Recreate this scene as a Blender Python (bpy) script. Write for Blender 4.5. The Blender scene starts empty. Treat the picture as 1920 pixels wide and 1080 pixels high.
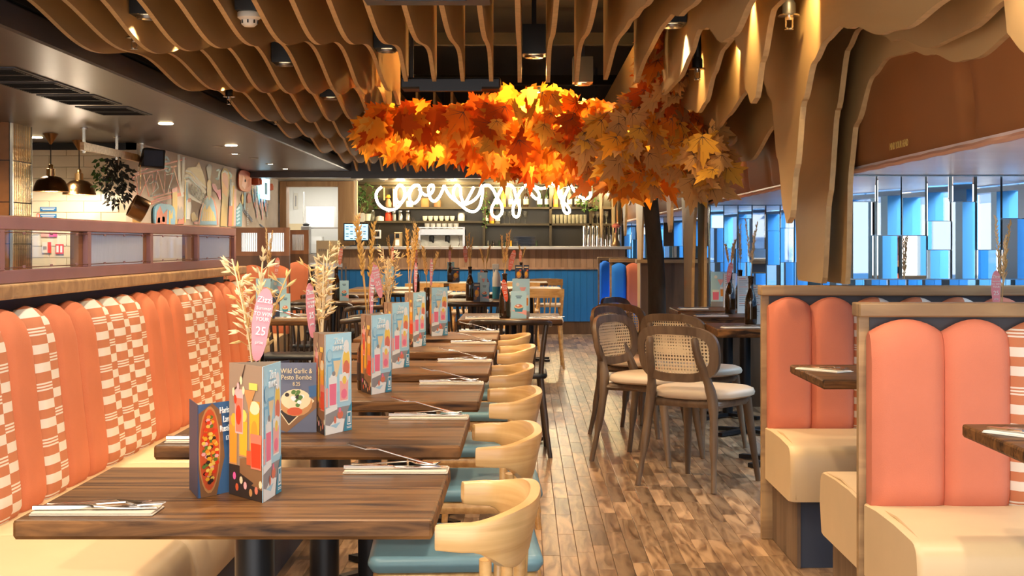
import bpy, bmesh, math, random
from mathutils import Vector, Matrix
random.seed(7)
SC = bpy.context.scene
COL = SC.collection
# ------------------------------------------------------------------ camera
cam = bpy.data.cameras.new('camera'); camo = bpy.data.objects.new('camera', cam); COL.objects.link(camo)
F = 2800.0; VX, VY, CH = 985.0, 457.0, 1.2
cam.sensor_width = 36; cam.lens = F/1920*36
camo.location = (0, 0, CH); camo.rotation_euler = (math.pi/2, 0, 0)
cam.shift_x = -(VX-960)/1920; cam.shift_y = -(540-VY)/1920
cam.clip_start = .05; cam.clip_end = 200
SC.camera = camo
# ------------------------------------------------------------------ world and view
W = bpy.data.worlds.new('world'); SC.world = W; W.use_nodes = True
bgn = W.node_tree.nodes['Background']; bgn.inputs[0].default_value = (1, .95, .88, 1); bgn.inputs[1].default_value = 2.0
SC.view_settings.view_transform = 'Standard'; SC.view_settings.look = 'None'
SC.view_settings.gamma = 1; SC.view_settings.use_curve_mapping = False
SC.view_settings.exposure = 1.05
SC.cycles.max_bounces = 8; SC.cycles.diffuse_bounces = 4; SC.cycles.transparent_max_bounces = 24
SC.cycles.sample_clamp_indirect = 6
WARM = (1, .72, .41); SOFT = (1, .80, .58)
def lamp(kind, name, loc, energy, color, size=.1, rot=(0, 0, 0), size_y=None, angle=100, blend=.6):
    l = bpy.data.lights.new(name, kind); l.energy = energy; l.color = color
    if kind == 'AREA':
        l.size = size
        if size_y: l.shape = 'RECTANGLE'; l.size_y = size_y
    elif kind in ('POINT', 'SPOT'):
        l.shadow_soft_size = size
        if kind == 'SPOT': l.spot_size = math.radians(angle); l.spot_blend = blend
    o = bpy.data.objects.new(name, l); COL.objects.link(o); o.location = loc; o.rotation_euler = rot
    return o
# daylight coming in through the low windows of the right-hand bays
for k in range(4):
    yc = 3.9+4.75*k
    lamp('AREA', 'window_daylight', (3.6, yc, 2.55), 210, (.62, .83, 1), 1.2, (0, math.radians(50), 0), 4.2)
# ------------------------------------------------------------------ helpers
def at(x, y, Y):
    return Vector(((x-VX)*Y/F, Y, CH-(y-VY)*Y/F))
M = {}
def nd(nt, t, **kw):
    n = nt.nodes.new(t)
    for k, v in kw.items():
        if hasattr(n, k): setattr(n, k, v)
    return n
def mat(name, col, rough=.5, metal=0, emit=0, emit_col=None, noise=0, nscale=8, bump=0, bscale=60, trans=0, alpha=1, coat=0, spec=.5, ior=1.45, stretch=(1, 1, 1), vary=0, island=0):
    m = bpy.data.materials.new(name); m.use_nodes = True; nt = m.node_tree; b = nt.nodes['Principled BSDF']
    c4 = (*col, 1)
    b.inputs['Base Color'].default_value = c4; b.inputs['Roughness'].default_value = rough; b.inputs['Metallic'].default_value = metal
    b.inputs['Specular IOR Level'].default_value = spec; b.inputs['IOR'].default_value = ior
    b.inputs['Coat Weight'].default_value = coat; b.inputs['Transmission Weight'].default_value = trans; b.inputs['Alpha'].default_value = alpha
    if emit: b.inputs['Emission Color'].default_value = (*(emit_col or col), 1); b.inputs['Emission Strength'].default_value = emit
    tc = None
    if noise or bump:
        tc = nd(nt, 'ShaderNodeTexCoord'); mp = nd(nt, 'ShaderNodeMapping'); mp.inputs['Scale'].default_value = stretch
        nt.links.new(tc.outputs['Object'], mp.inputs['Vector'])
    last = None
    if noise:
        n = nd(nt, 'ShaderNodeTexNoise'); n.inputs['Scale'].default_value = nscale; n.inputs['Detail'].default_value = 4
        nt.links.new(mp.outputs[0], n.inputs['Vector'])
        r = nd(nt, 'ShaderNodeMapRange'); r.inputs[1].default_value = .3; r.inputs[2].default_value = .7; r.inputs[3].default_value = 1-noise; r.inputs[4].default_value = 1+noise
        nt.links.new(n.outputs['Fac'], r.inputs[0]); last = r.outputs[0]
    if vary or island:
        g = nd(nt, 'ShaderNodeNewGeometry') if island else nd(nt, 'ShaderNodeObjectInfo')
        r2 = nd(nt, 'ShaderNodeMapRange'); a = max(vary, island); r2.inputs[3].default_value = 1-a; r2.inputs[4].default_value = 1+a
        nt.links.new(g.outputs['Random Per Island' if island else 'Random'], r2.inputs[0])
        if last:
            mm = nd(nt, 'ShaderNodeMath', operation='MULTIPLY'); nt.links.new(last, mm.inputs[0]); nt.links.new(r2.outputs[0], mm.inputs[1]); last = mm.outputs[0]
        else: last = r2.outputs[0]
    if last:
        v = nd(nt, 'ShaderNodeVectorMath', operation='SCALE'); v.inputs[0].default_value = col
        nt.links.new(last, v.inputs['Scale']); nt.links.new(v.outputs[0], b.inputs['Base Color'])
    if bump:
        n = nd(nt, 'ShaderNodeTexNoise'); n.inputs['Scale'].default_value = bscale; n.inputs['Detail'].default_value = 3
        nt.links.new(mp.outputs[0], n.inputs['Vector'])
        bp = nd(nt, 'ShaderNodeBump'); bp.inputs['Strength'].default_value = bump; bp.inputs['Distance'].default_value = .004
        nt.links.new(n.outputs['Fac'], bp.inputs['Height']); nt.links.new(bp.outputs[0], b.inputs['Normal'])
    M[name] = m
    return m
def wood(name, c1, c2, rough=.4, axis=0, scale=9, stretch=9, vary=0, island=0, bump=.15, coat=0, dist=1.0, spec=.5, coord='Object'):
    m = bpy.data.materials.new(name); m.use_nodes = True; nt = m.node_tree; b = nt.nodes['Principled BSDF']
    b.inputs['Roughness'].default_value = rough; b.inputs['Coat Weight'].default_value = coat; b.inputs['Coat Roughness'].default_value = .2; b.inputs['Specular IOR Level'].default_value = spec
    tc = nd(nt, 'ShaderNodeTexCoord'); mp = nd(nt, 'ShaderNodeMapping')
    s = [scale*stretch]*3; s[axis] = scale; mp.inputs['Scale'].default_value = s
    nt.links.new(tc.outputs[coord], mp.inputs['Vector'])
    n = nd(nt, 'ShaderNodeTexNoise'); n.inputs['Scale'].default_value = .35; n.inputs['Detail'].default_value = 5; n.inputs['Distortion'].default_value = dist
    nt.links.new(mp.outputs[0], n.inputs['Vector'])
    cr = nd(nt, 'ShaderNodeValToRGB'); cr.color_ramp.elements[0].position = .34; cr.color_ramp.elements[1].position = .64
    cr.color_ramp.elements[0].color = (*c1, 1); cr.color_ramp.elements[1].color = (*c2, 1)
    out = cr.outputs['Color']
    if vary or island:
        g = nd(nt, 'ShaderNodeNewGeometry') if island else nd(nt, 'ShaderNodeObjectInfo')
        rnd = g.outputs['Random Per Island' if island else 'Random']
        # shift the grain from piece to piece
        cx = nd(nt, 'ShaderNodeVectorMath', operation='SCALE'); cx.inputs[0].default_value = (13, 31, 17); nt.links.new(rnd, cx.inputs['Scale']); nt.links.new(cx.outputs[0], mp.inputs['Location'])
        r2 = nd(nt, 'ShaderNodeMapRange'); a = max(vary, island); r2.inputs[3].default_value = 1-a; r2.inputs[4].default_value = 1+a; nt.links.new(rnd, r2.inputs[0])
        v = nd(nt, 'ShaderNodeVectorMath', operation='SCALE'); nt.links.new(out, v.inputs[0]); nt.links.new(r2.outputs[0], v.inputs['Scale']); out = v.outputs[0]
    nt.links.new(n.outputs['Fac'], cr.inputs['Fac']); nt.links.new(out, b.inputs['Base Color'])
    if bump:
        bp = nd(nt, 'ShaderNodeBump'); bp.inputs['Strength'].default_value = bump; bp.inputs['Distance'].default_value = .003
        nt.links.new(n.outputs['Fac'], bp.inputs['Height']); nt.links.new(bp.outputs[0], b.inputs['Normal'])
    M[name] = m
    return m
def glassy(name, col, fac=.12, rough=.02, reed=0):
    # thin architectural pane: mostly clear, part glossy reflection, optional ribs
    m = bpy.data.materials.new(name); m.use_nodes = True; nt = m.node_tree; nt.nodes.clear()
    o = nd(nt, 'ShaderNodeOutputMaterial'); mx = nd(nt, 'ShaderNodeMixShader'); mx.inputs[0].default_value = fac
    g = nd(nt, 'ShaderNodeBsdfGlossy'); g.inputs['Roughness'].default_value = rough; g.inputs['Color'].default_value = (1, 1, 1, 1)
    if reed:
        t = nd(nt, 'ShaderNodeBsdfPrincipled'); t.inputs['Transmission Weight'].default_value = .55; t.inputs['Roughness'].default_value = .35; t.inputs['Base Color'].default_value = (*col, 1)
    else:
        t = nd(nt, 'ShaderNodeBsdfTransparent'); t.inputs['Color'].default_value = (*col, 1)
    nt.links.new(t.outputs[0], mx.inputs[1]); nt.links.new(g.outputs[0], mx.inputs[2]); nt.links.new(mx.outputs[0], o.inputs[0])
    M[name] = m; return m
class MB:
    def __init__(s): s.v = []; s.f = []; s.m = []; s.mi = 0
    def add(s, vs, fs, mi=None):
        b = len(s.v); s.v += [tuple(v) for v in vs]; s.f += [tuple(i+b for i in f) for f in fs]; s.m += [s.mi if mi is None else mi]*len(fs); return s
    def box(s, x0, x1, y0, y1, z0, z1, mi=None):
        return s.add([(x0,y0,z0),(x1,y0,z0),(x1,y1,z0),(x0,y1,z0),(x0,y0,z1),(x1,y0,z1),(x1,y1,z1),(x0,y1,z1)],
            [(0,3,2,1),(4,5,6,7),(0,1,5,4),(1,2,6,5),(2,3,7,6),(3,0,4,7)], mi)
    def rbox(s, x0, x1, y0, y1, z0, z1, r=.01, n=3, mi=None, side=None):
        # box with rounded corners in plan and a chamfer at the top and bottom
        pts = []
        for (cx, cy, a0) in ((x1-r, y1-r, 0), (x0+r, y1-r, 90), (x0+r, y0+r, 180), (x1-r, y0+r, 270)):
            for k in range(n+1):
                a = math.radians(a0+90*k/n); pts.append((cx, cy, math.cos(a), math.sin(a)))
        N = len(pts); c = min(r, (z1-z0)*.4); vs = []
        for (z, q) in ((z0, r-c*.7), (z0+c, r), (z1-c, r), (z1-c*.3, r-c*.3), (z1, r-c)):
            vs += [(p[0]+p[2]*q, p[1]+p[3]*q, z) for p in pts]
        fs = [tuple(range(N-1, -1, -1)), tuple(range(4*N, 5*N))]
        for k in range(4):
            fs += [(k*N+i, k*N+(i+1)%N, (k+1)*N+(i+1)%N, (k+1)*N+i) for i in range(N)]
        s.add(vs, fs, mi)
        if side is not None:
            for j in range(2, 2+3*N): s.m[len(s.m)-len(fs)+j] = side
        return s
    def tube(s, path, r, n=8, mi=None, caps=True, closed=False, flat=1.0):
        P = [Vector(p) for p in path]; R = r if isinstance(r, (list, tuple)) else [r]*len(P); vs = []; L = len(P)
        up = Vector((0, 0, 1)); prev = None
        for i, p in enumerate(P):
            if closed: t = P[(i+1) % L]-P[i-1]
            else: t = P[min(i+1, L-1)]-P[max(i-1, 0)]
            if t.length < 1e-9: t = Vector((0, 0, 1))
            t.normalize()
            if prev is None:
                a = up if abs(t.z) < .9 else Vector((1, 0, 0)); u = t.cross(a).normalized()
            else:
                u = prev-t*prev.dot(t)
                u = u.normalized() if u.length > 1e-6 else t.orthogonal().normalized()
            prev = u; w = t.cross(u)
            for k in range(n):
                a = 2*math.pi*k/n; vs.append(p+u*math.cos(a)*R[i]+w*math.sin(a)*R[i]*flat)
        fs = []
        for i in range(L if closed else L-1):
            j = (i+1) % L
            fs += [(i*n+k, i*n+(k+1) % n, j*n+(k+1) % n, j*n+k) for k in range(n)]
        if caps and not closed: fs += [tuple(range(n-1, -1, -1)), tuple(range((L-1)*n, L*n))]
        return s.add(vs, fs, mi)
    def lathe(s, prof, n=16, c=(0, 0), mi=None):
        vs = []; fs = []; L = len(prof)
        for (r, z) in prof: vs += [(c[0]+r*math.cos(2*math.pi*k/n), c[1]+r*math.sin(2*math.pi*k/n), z) for k in range(n)]
        for i in range(L-1): fs += [(i*n+k, i*n+(k+1) % n, (i+1)*n+(k+1) % n, (i+1)*n+k) for k in range(n)]
        if prof[0][0] > 1e-5: fs.append(tuple(range(n-1, -1, -1)))
        if prof[-1][0] > 1e-5: fs.append(tuple(range((L-1)*n, L*n)))
        return s.add(vs, fs, mi)
    def grid(s, rows, closed=False, mi=None):
        n = len(rows[0]); vs = [p for r in rows for p in r]; fs = []
        for i in range(len(rows)-1):
            for k in range(n if closed else n-1):
                fs.append((i*n+k, i*n+(k+1) % n, (i+1)*n+(k+1) % n, (i+1)*n+k))
        return s.add(vs, fs, mi)
    def prism(s, pts, d, mi=None):
        # polygon (list of 3-D points) pushed along d
        d = Vector(d); n = len(pts); a = [Vector(p) for p in pts]; b = [p+d for p in a]
        return s.add(a+b, [tuple(range(n-1, -1, -1)), tuple(range(n, 2*n))]+[(i, (i+1) % n, n+(i+1) % n, n+i) for i in range(n)], mi)
    def poly(s, pts, mi=None): return s.add(pts, [tuple(range(len(pts)))], mi)
    def mesh(s, name, mats, smooth=False, tri=False):
        me = bpy.data.meshes.new(name); me.from_pydata(s.v, [], s.f)
        for m in (mats if isinstance(mats, (list, tuple)) else [mats]): me.materials.append(M[m] if isinstance(m, str) else m)
        me.polygons.foreach_set('material_index', s.m)
        bm = bmesh.new(); bm.from_mesh(me); bmesh.ops.recalc_face_normals(bm, faces=bm.faces)
        if tri: bmesh.ops.triangulate(bm, faces=[f for f in bm.faces if len(f.verts) > 4])
        bm.to_mesh(me); bm.free()
        if smooth:
            me.polygons.foreach_set('use_smooth', [True]*len(me.polygons))
            me.set_sharp_from_angle(angle=math.radians(48))
        me.update(); return me
    def build(s, name, mats, parent=None, loc=(0, 0, 0), rz=0, smooth=False, bevel=0, tri=False):
        return obj(name, s.mesh(name, mats, smooth, tri), parent, loc, rz, bevel)
def obj(name, me, parent=None, loc=(0, 0, 0), rz=0, bevel=0):
    o = bpy.data.objects.new(name, me); COL.objects.link(o); o.location = loc; o.rotation_euler = (0, 0, rz)
    if parent: o.parent = parent
    if bevel:
        b = o.modifiers.new('bevel', 'BEVEL'); b.width = bevel; b.segments = 2; b.limit_method = 'ANGLE'
    return o
def tag(o, label=None, cat=None, group=None, kind=None):
    if label: o['label'] = label
    if cat: o['category'] = cat
    if group: o['group'] = group
    if kind: o['kind'] = kind
    return o
def thing(name, label, cat, loc=(0, 0, 0), rz=0, group=None):
    o = bpy.data.objects.new(name, None); o.empty_display_size = .05; COL.objects.link(o); o.location = loc; o.rotation_euler = (0, 0, rz)
    return tag(o, label, cat, group)
def copy_tree(o, loc=None, rz=None, label=None, group=None, parent=None):
    c = o.copy(); COL.objects.link(c); c.parent = parent
    if parent is None:
        if loc is not None: c.location = loc
        if rz is not None: c.rotation_euler = (0, 0, rz)
        if label: c['label'] = label
        if group: c['group'] = group
    for ch in KIDS.get(o.name, []): copy_tree(ch, parent=c)
    return c
KIDS = {}
def index_kids():
    KIDS.clear()
    for o in bpy.data.objects:
        if o.parent: KIDS.setdefault(o.parent.name, []).append(o)
class Proto:
    # the first placing moves the original, later ones copy it with its parts
    def __init__(s, root): s.root = root; s.used = False; s.tree = None
    def put(s, loc, rz=0, label=None, group=None):
        if not s.used:
            s.used = True; o = s.root; o.location = loc; o.rotation_euler = (0, 0, rz)
            if label: o['label'] = label
            if group: o['group'] = group
            return o
        def kids(o): return [c for c in bpy.data.objects if c.parent == o]
        if s.tree is None: s.tree = [(c, kids(c)) for c in kids(s.root)]
        r = s.root.copy(); COL.objects.link(r); r.location = loc; r.rotation_euler = (0, 0, rz)
        if label: r['label'] = label
        if group: r['group'] = group
        for c, gs in s.tree:
            d = c.copy(); COL.objects.link(d); d.parent = r
            for g in gs: e = g.copy(); COL.objects.link(e); e.parent = d
        return r
def text_mesh(body, size, m, extrude=.0006, align='CENTER'):
    cu = bpy.data.curves.new('text', 'FONT'); cu.body = body; cu.size = size; cu.align_x = align; cu.extrude = extrude; cu.resolution_u = 2
    o = bpy.data.objects.new('text', cu); COL.objects.link(o); dg = bpy.context.evaluated_depsgraph_get(); dg.update()
    me = bpy.data.meshes.new_from_object(o.evaluated_get(dg)); bpy.data.objects.remove(o)
    me.materials.clear(); me.materials.append(M[m]); return me
def text(name, body, size, m, origin, right, up, parent=None, sx=1, align='CENTER'):
    me = text_mesh(body, size, m, align=align); r = Vector(right).normalized(); u = Vector(up).normalized(); n = r.cross(u)
    mt = Matrix(((r.x*sx, u.x, n.x, origin[0]), (r.y*sx, u.y, n.y, origin[1]), (r.z*sx, u.z, n.z, origin[2]), (0, 0, 0, 1)))
    me.transform(mt); return obj(name, me, parent)
def catmull(pts, n=6, closed=False):
    P = [Vector(p) for p in pts]; L = len(P); out = []
    for i in range(L if closed else L-1):
        if closed: a, b, c, d = P[i-1], P[i], P[(i+1) % L], P[(i+2) % L]
        else: a, b, c, d = P[max(i-1, 0)], P[i], P[i+1], P[min(i+2, L-1)]
        for k in range(n):
            t = k/n; out.append(.5*((2*b)+(-a+c)*t+(2*a-5*b+4*c-d)*t*t+(-a+3*b-3*c+d)*t**3))
    if not closed: out.append(P[-1])
    return out
# ------------------------------------------------------------------ materials
wood('table_wood', (.028, .011, .004), (.165, .075, .023), rough=.42, axis=0, scale=6, stretch=13, vary=.12, bump=.3, coat=0, spec=.28)
wood('table_side', (.018, .007, .003), (.21, .09, .026), rough=.5, axis=0, scale=14, stretch=7, vary=.1, bump=.4, spec=.2)
wood('oak_bent', (.50, .27, .09), (.72, .45, .19), rough=.33, axis=0, scale=7, stretch=20, vary=.08, dist=.5, coord='UV', coat=.2)
wood('oak', (.50, .27, .09), (.70, .43, .175), rough=.33, axis=0, scale=9, stretch=13, dist=.2, vary=.1, bump=.12, coat=.25)
wood('rail_oak', (.27, .16, .075), (.45, .29, .14), rough=.45, axis=0, scale=4, stretch=10, vary=.1)
wood('grey_wood', (.10, .062, .040), (.19, .125, .08), rough=.42, axis=2, scale=4, stretch=10, vary=.1)
wood('dark_chair_wood', (.018, .012, .009), (.06, .04, .03), rough=.3, axis=2, scale=4, stretch=8, coat=.2)
wood('fin_ply', (.38, .245, .10), (.51, .34, .15), rough=.55, axis=1, scale=1.1, stretch=4, vary=.08, bump=.05)
mat('fin_edge', (.53, .365, .18), .55, noise=.12, nscale=30)
wood('plank', (.12, .062, .030), (.38, .24, .135), rough=.30, axis=1, scale=9, stretch=7, vary=.45, bump=.25)
wood('plank_far', (.12, .062, .030), (.38, .24, .135), rough=.30, axis=1, scale=9, stretch=7, island=.45, bump=.25)
mat('floor_gap', (.05, .03, .02), .6)
wood('board_tan', (.27, .155, .085), (.40, .25, .15), rough=.5, axis=2, scale=3, stretch=8, vary=.12)
wood('partition_brown', (.06, .028, .012), (.13, .065, .03), rough=.45, axis=2, scale=3, stretch=8)
wood('frame_brown', (.16, .06, .022), (.27, .12, .05), rough=.45, axis=2, scale=3, stretch=8)
wood('kitchen_frame', (.33, .17, .07), (.46, .27, .12), rough=.5, axis=2, scale=3, stretch=8)
mat('coral', (.60, .185, .09), .85, noise=.07, nscale=5, bump=.35, bscale=500, stretch=(1, 1, 1))
mat('coral_bright', (.64, .20, .12), .85, noise=.05, nscale=5, bump=.3, bscale=500)
mat('blue_cloth', (.012, .20, .90), .8, bump=.2, bscale=400)
mat('cream_vinyl', (.68, .50, .29), .42, noise=.05, nscale=4)
mat('seat_cream', (.66, .54, .42), .45, noise=.05, nscale=5)
mat('piping', (.55, .38, .2), .5)
mat('seat_teal', (.14, .27, .33), .38, noise=.08, nscale=6)
mat('seat_black', (.02, .025, .035), .35)
mat('plinth_blue', (.035, .045, .075), .5, noise=.15, nscale=4)
mat('slate', (.05, .048, .058), .5, noise=.12, nscale=3)
mat('bulkhead', (.075, .070, .078), .33, noise=.12, nscale=2, bump=.05, bscale=80)
mat('pink_frame', (.27, .135, .145), .45, noise=.08, nscale=5, bump=.1, bscale=300)
mat('rose_groove', (.13, .045, .03), .6)
mat('black', (.012, .011, .011), .45)
mat('void', (.004, .003, .003), .8)
mat('black_metal', (.025, .026, .03), .33, metal=.6)
mat('steel', (.62, .60, .57), .22, metal=1)
mat('steel_dark', (.30, .29, .28), .35, metal=1)
mat('cutlery', (.78, .74, .68), .16, metal=1)
mat('brass', (.75, .50, .22), .3, metal=1)
mat('bronze', (.30, .17, .075), .28, metal=1, bump=.5, bscale=90)
mat('bronze_tile', (.42, .28, .11), .18, metal=.85, bump=.5, bscale=26, vary=.25)
mat('brown_tile', (.22, .085, .022), .3, noise=.2, nscale=10, vary=.15)
mat('wall_tile', (.74, .66, .50), .3, vary=.04)
mat('grout', (.60, .53, .40), .8)
mat('wall_cream', (.66, .55, .40), .7, noise=.04, nscale=3)
mat('mural_wall', (.66, .56, .46), .75, noise=.05, nscale=6)
mat('leather', (.30, .115, .032), .62, noise=.06, nscale=2.5, bump=.12, bscale=14)
mat('leather_edge', (.62, .36, .26), .5)
mat('soffit_pale', (.90, .80, .79), .35, noise=.05, nscale=4)
mat('mirror', (.93, .95, .97), .015, metal=1)
mat('mirror_edge', (.45, .55, .62), .2, metal=.6)
mat('street_blue', (.008, .12, .30), .45, vary=.4)
mat('street_light', (.08, .30, .52), .5, vary=.2)
mat('street_cream', (.80, .74, .64), .7, noise=.08, nscale=3)
mat('pavement', (.8, .8, .8), .8, noise=.1)
glassy('clear_glass', (.95, .98, 1), .10)
glassy('reeded_glass', (.95, .97, 1), .38, .22, reed=1)
mat('paper_white', (.80, .78, .73), .7)
mat('napkin', (.56, .48, .37), .8, noise=.05, nscale=40)
mat('menu_blue', (.44, .74, .88), .38)
mat('menu_brown', (.34, .235, .16), .4)
mat('menu_slate', (.13, .14, .20), .4)
mat('menu_navy', (.035, .05, .10), .4)
mat('menu_inside', (.30, .26, .22), .6)
for n, c in dict(p_white=(.85, .87, .86), p_pink=(.86, .20, .32), p_rose=(.88, .42, .40), p_orange=(.85, .30, .03), p_amber=(.80, .42, .03), p_yellow=(.88, .62, .12), p_red=(.72, .05, .015), p_tomato=(.62, .10, .03), p_dark=(.035, .022, .016), p_teal=(.05, .28, .42), p_green=(.10, .20, .04), p_cream=(.82, .66, .40), p_crust=(.55, .26, .09), p_sky=(.20, .50, .74), p_grey=(.30, .29, .30), p_wood=(.25, .12, .05), p_gold=(.62, .44, .12), p_navy=(.05, .13, .28), p_magenta=(.78, .12, .34), p_paleblue=(.40, .66, .80), p_coral=(.72, .20, .12)).items():
    mat(n, c, .5)
mat('sign_blue', (.02, .16, .42), .4); mat('sign_red', (.75, .05, .02), .4)
mat('bottle_glass', (.030, .013, .004), .06, spec=.8, coat=.6)
mat('bottle_green', (.03, .05, .02), .08, spec=.7)
mat('glassware', (.55, .52, .40), .05, alpha=.32, spec=1)
mat('tag_pink', (.78, .30, .34), .6); mat('tag_red', (.72, .10, .04), .6); mat('tag_coral', (.76, .22, .14), .6)
mat('straw', (.62, .40, .15), .8, vary=.15); mat('straw_pale', (.78, .60, .34), .8, vary=.12); mat('straw_gold', (.58, .32, .07), .75, vary=.15)
mat('bark', (.045, .033, .027), .9, noise=.4, nscale=14, bump=1, bscale=40, stretch=(1, 1, .3))
mat('twig', (.09, .05, .03), .9)
mat('plant_green', (.05, .12, .02), .6, vary=.3); mat('plant_dark', (.035, .035, .028), .7, vary=.3)
mat('neon', (1, .9, .7), .5, emit=14, emit_col=(1, .90, .70))
mat('lamp_glow', (1, .8, .5), .5, emit=22, emit_col=(1, .74, .42))
mat('lamp_shade_in', (.8, .6, .35), .5, emit=1.2, emit_col=(1, .75, .45))
mat('screen', (.05, .25, .5), .3, emit=1.3, emit_col=(.30, .66, .95))
mat('exit_glow', (.2, .6, .9), .4, emit=1.6, emit_col=(.45, .80, 1))
mat('kitchen_white', (.85, .84, .80), .5); mat('card_box', (.70, .58, .36), .8)
mat('counter_top', (.34, .32, .30), .3, noise=.06); mat('bar_blue', (.012, .15, .42), .5, vary=.12)
mat('bar_dark', (.06, .044, .024), .5, noise=.1); mat('bar_tile', (.085, .062, .030), .35, vary=.15)
mat('terracotta', (.45, .16, .06), .7); mat('ceramic', (.75, .71, .62), .35)
def leafmat(name, col):
    m = bpy.data.materials.new(name); m.use_nodes = True; nt = m.node_tree; nt.nodes.clear()
    o = nd(nt, 'ShaderNodeOutputMaterial'); mx = nd(nt, 'ShaderNodeMixShader'); mx.inputs[0].default_value = .45
    d = nd(nt, 'ShaderNodeBsdfDiffuse'); t = nd(nt, 'ShaderNodeBsdfTranslucent'); d.inputs[0].default_value = (*col, 1); t.inputs[0].default_value = (*col, 1)
    nt.links.new(d.outputs[0], mx.inputs[1]); nt.links.new(t.outputs[0], mx.inputs[2]); nt.links.new(mx.outputs[0], o.inputs[0]); M[name] = m
for i, c in enumerate([(.72, .20, .02), (.80, .32, .03), (.55, .10, .015), (.82, .44, .07), (.62, .34, .12)]): leafmat('leaf_%d' % i, c)
def caning():
    # woven cane: real holes cut out by a grid pattern
    m = mat('cane', (.84, .68, .45), .6); nt = m.node_tree; b = nt.nodes['Principled BSDF']
    tc = nd(nt, 'ShaderNodeTexCoord'); se = nd(nt, 'ShaderNodeSeparateXYZ'); nt.links.new(tc.outputs['UV'], se.inputs[0])
    outs = []
    for a in (0, 1):
        mu = nd(nt, 'ShaderNodeMath', operation='MULTIPLY'); mu.inputs[1].default_value = 1/.0165; nt.links.new(se.outputs[a], mu.inputs[0])
        fr = nd(nt, 'ShaderNodeMath', operation='FRACT'); nt.links.new(mu.outputs[0], fr.inputs[0])
        sb = nd(nt, 'ShaderNodeMath', operation='SUBTRACT'); sb.inputs[1].default_value = .5; nt.links.new(fr.outputs[0], sb.inputs[0]); outs.append(sb.outputs[0])
    cb = nd(nt, 'ShaderNodeCombineXYZ'); nt.links.new(outs[0], cb.inputs[0]); nt.links.new(outs[1], cb.inputs[1])
    ln = nd(nt, 'ShaderNodeVectorMath', operation='LENGTH'); nt.links.new(cb.outputs[0], ln.inputs[0])
    gt = nd(nt, 'ShaderNodeMath', operation='GREATER_THAN'); gt.inputs[1].default_value = .30; nt.links.new(ln.outputs['Value'], gt.inputs[0])
    nt.links.new(gt.outputs[0], b.inputs['Alpha'])
caning()
def checks():
    # printed cloth: wide checks 10 x 2.5 cm, with thin stripe rows
    m = mat('check_cloth', (.7, .7, .7), .85); nt = m.node_tree; b = nt.nodes['Principled BSDF']
    tc = nd(nt, 'ShaderNodeTexCoord'); se = nd(nt, 'ShaderNodeSeparateXYZ'); nt.links.new(tc.outputs['UV'], se.inputs[0])
    def mth(op, a, v=None):
        n = nd(nt, 'ShaderNodeMath', operation=op)
        for i, q in enumerate((a, v)):
            if q is None: continue
            if isinstance(q, (int, float)): n.inputs[i].default_value = q
            else: nt.links.new(q, n.inputs[i])
        return n.outputs[0]
    c = mth('FLOOR', mth('MULTIPLY', se.outputs[0], 1/.104)); rv = mth('MULTIPLY', se.outputs[1], 1/.027); r = mth('FLOOR', rv)
    par = mth('MODULO', mth('ADD', mth('ADD', c, r), 200), 2)          # 1 = coral
    # stripe rows: every sixth row, offset by three in the other column
    ph = mth('MODULO', mth('ADD', mth('ADD', r, mth('MULTIPLY', c, 3)), 600), 6); st = mth('LESS_THAN', ph, .5)
    fr = mth('FRACT', mth('MULTIPLY', mth('FRACT', rv), 3)); ln = mth('GREATER_THAN', fr, .55)
    col = mth('ADD', mth('MULTIPLY', par, mth('SUBTRACT', 1, st)), mth('MULTIPLY', st, ln))
    mx = nd(nt, 'ShaderNodeMix', data_type='RGBA'); nt.links.new(col, mx.inputs[0])
    mx.inputs[6].default_value = (.74, .69, .63, 1); mx.inputs[7].default_value = (.52, .19, .095, 1)
    nt.links.new(mx.outputs[2], b.inputs['Base Color'])
checks()
def set_uv(me, f):
    uv = me.uv_layers.new(name='UVMap')
    for l in me.loops: uv.data[l.index].uv = f(me.vertices[l.vertex_index].co)
def sm(a, b, t):
    t = max(0, min(1, (t-a)/(b-a))); return t*t*(3-2*t)
def interp(pts, y):
    # smooth curve through (Y, z) knots
    if y <= pts[0][0]: return pts[0][1]
    for (a, za), (b, zb) in zip(pts, pts[1:]):
        if y <= b: return za+(zb-za)*sm(a, b, y)
    return pts[-1][1]
ORD = ['nearest', 'second', 'third', 'fourth', 'fifth', 'sixth', 'seventh', 'eighth', 'ninth', 'tenth', 'eleventh', 'twelfth', 'thirteenth', 'fourteenth', 'fifteenth', 'sixteenth', 'seventeenth', 'eighteenth', 'nineteenth', 'twentieth', 'twenty-first', 'twenty-second', 'twenty-third', 'twenty-fourth', 'twenty-fifth', 'twenty-sixth', 'twenty-seventh', 'twenty-eighth', 'twenty-ninth', 'thirtieth']
# ================================================================== floor
fl = MB().box(-6, 2.45, 0, 22.4, -.08, -.006).build('floor', 'floor_gap'); tag(fl, 'oak strip floor of short brown planks along the aisle', None, None, 'structure')
PW, PL = .067, .44
pm = MB().rbox(-PW/2+.0006, PW/2-.0006, -PL/2+.0006, PL/2-.0006, -.012, 0, .0015, 1).mesh('plank', 'plank')
rest = MB(); npl = 0
for c in range(-88, 36):
    x = c*PW+PW/2; off = random.Random(c*7+3).random()*PL
    for r in range(2, 50):
        y = r*PL+off
        if y > 22.2: continue
        if .02 < x < 1.0 and 5.15 < y < 12.6 and npl < 300:
            npl += 1; obj('plank', pm, fl, (x, y, random.uniform(-.0006, 0)))
        elif x > -2.6 or y > 7:
            dz = random.uniform(-.0006, 0)
            rest.box(x-PW/2+.0006, x+PW/2-.0006, y-PL/2+.0006, y+PL/2-.0006, -.012, dz)
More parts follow.
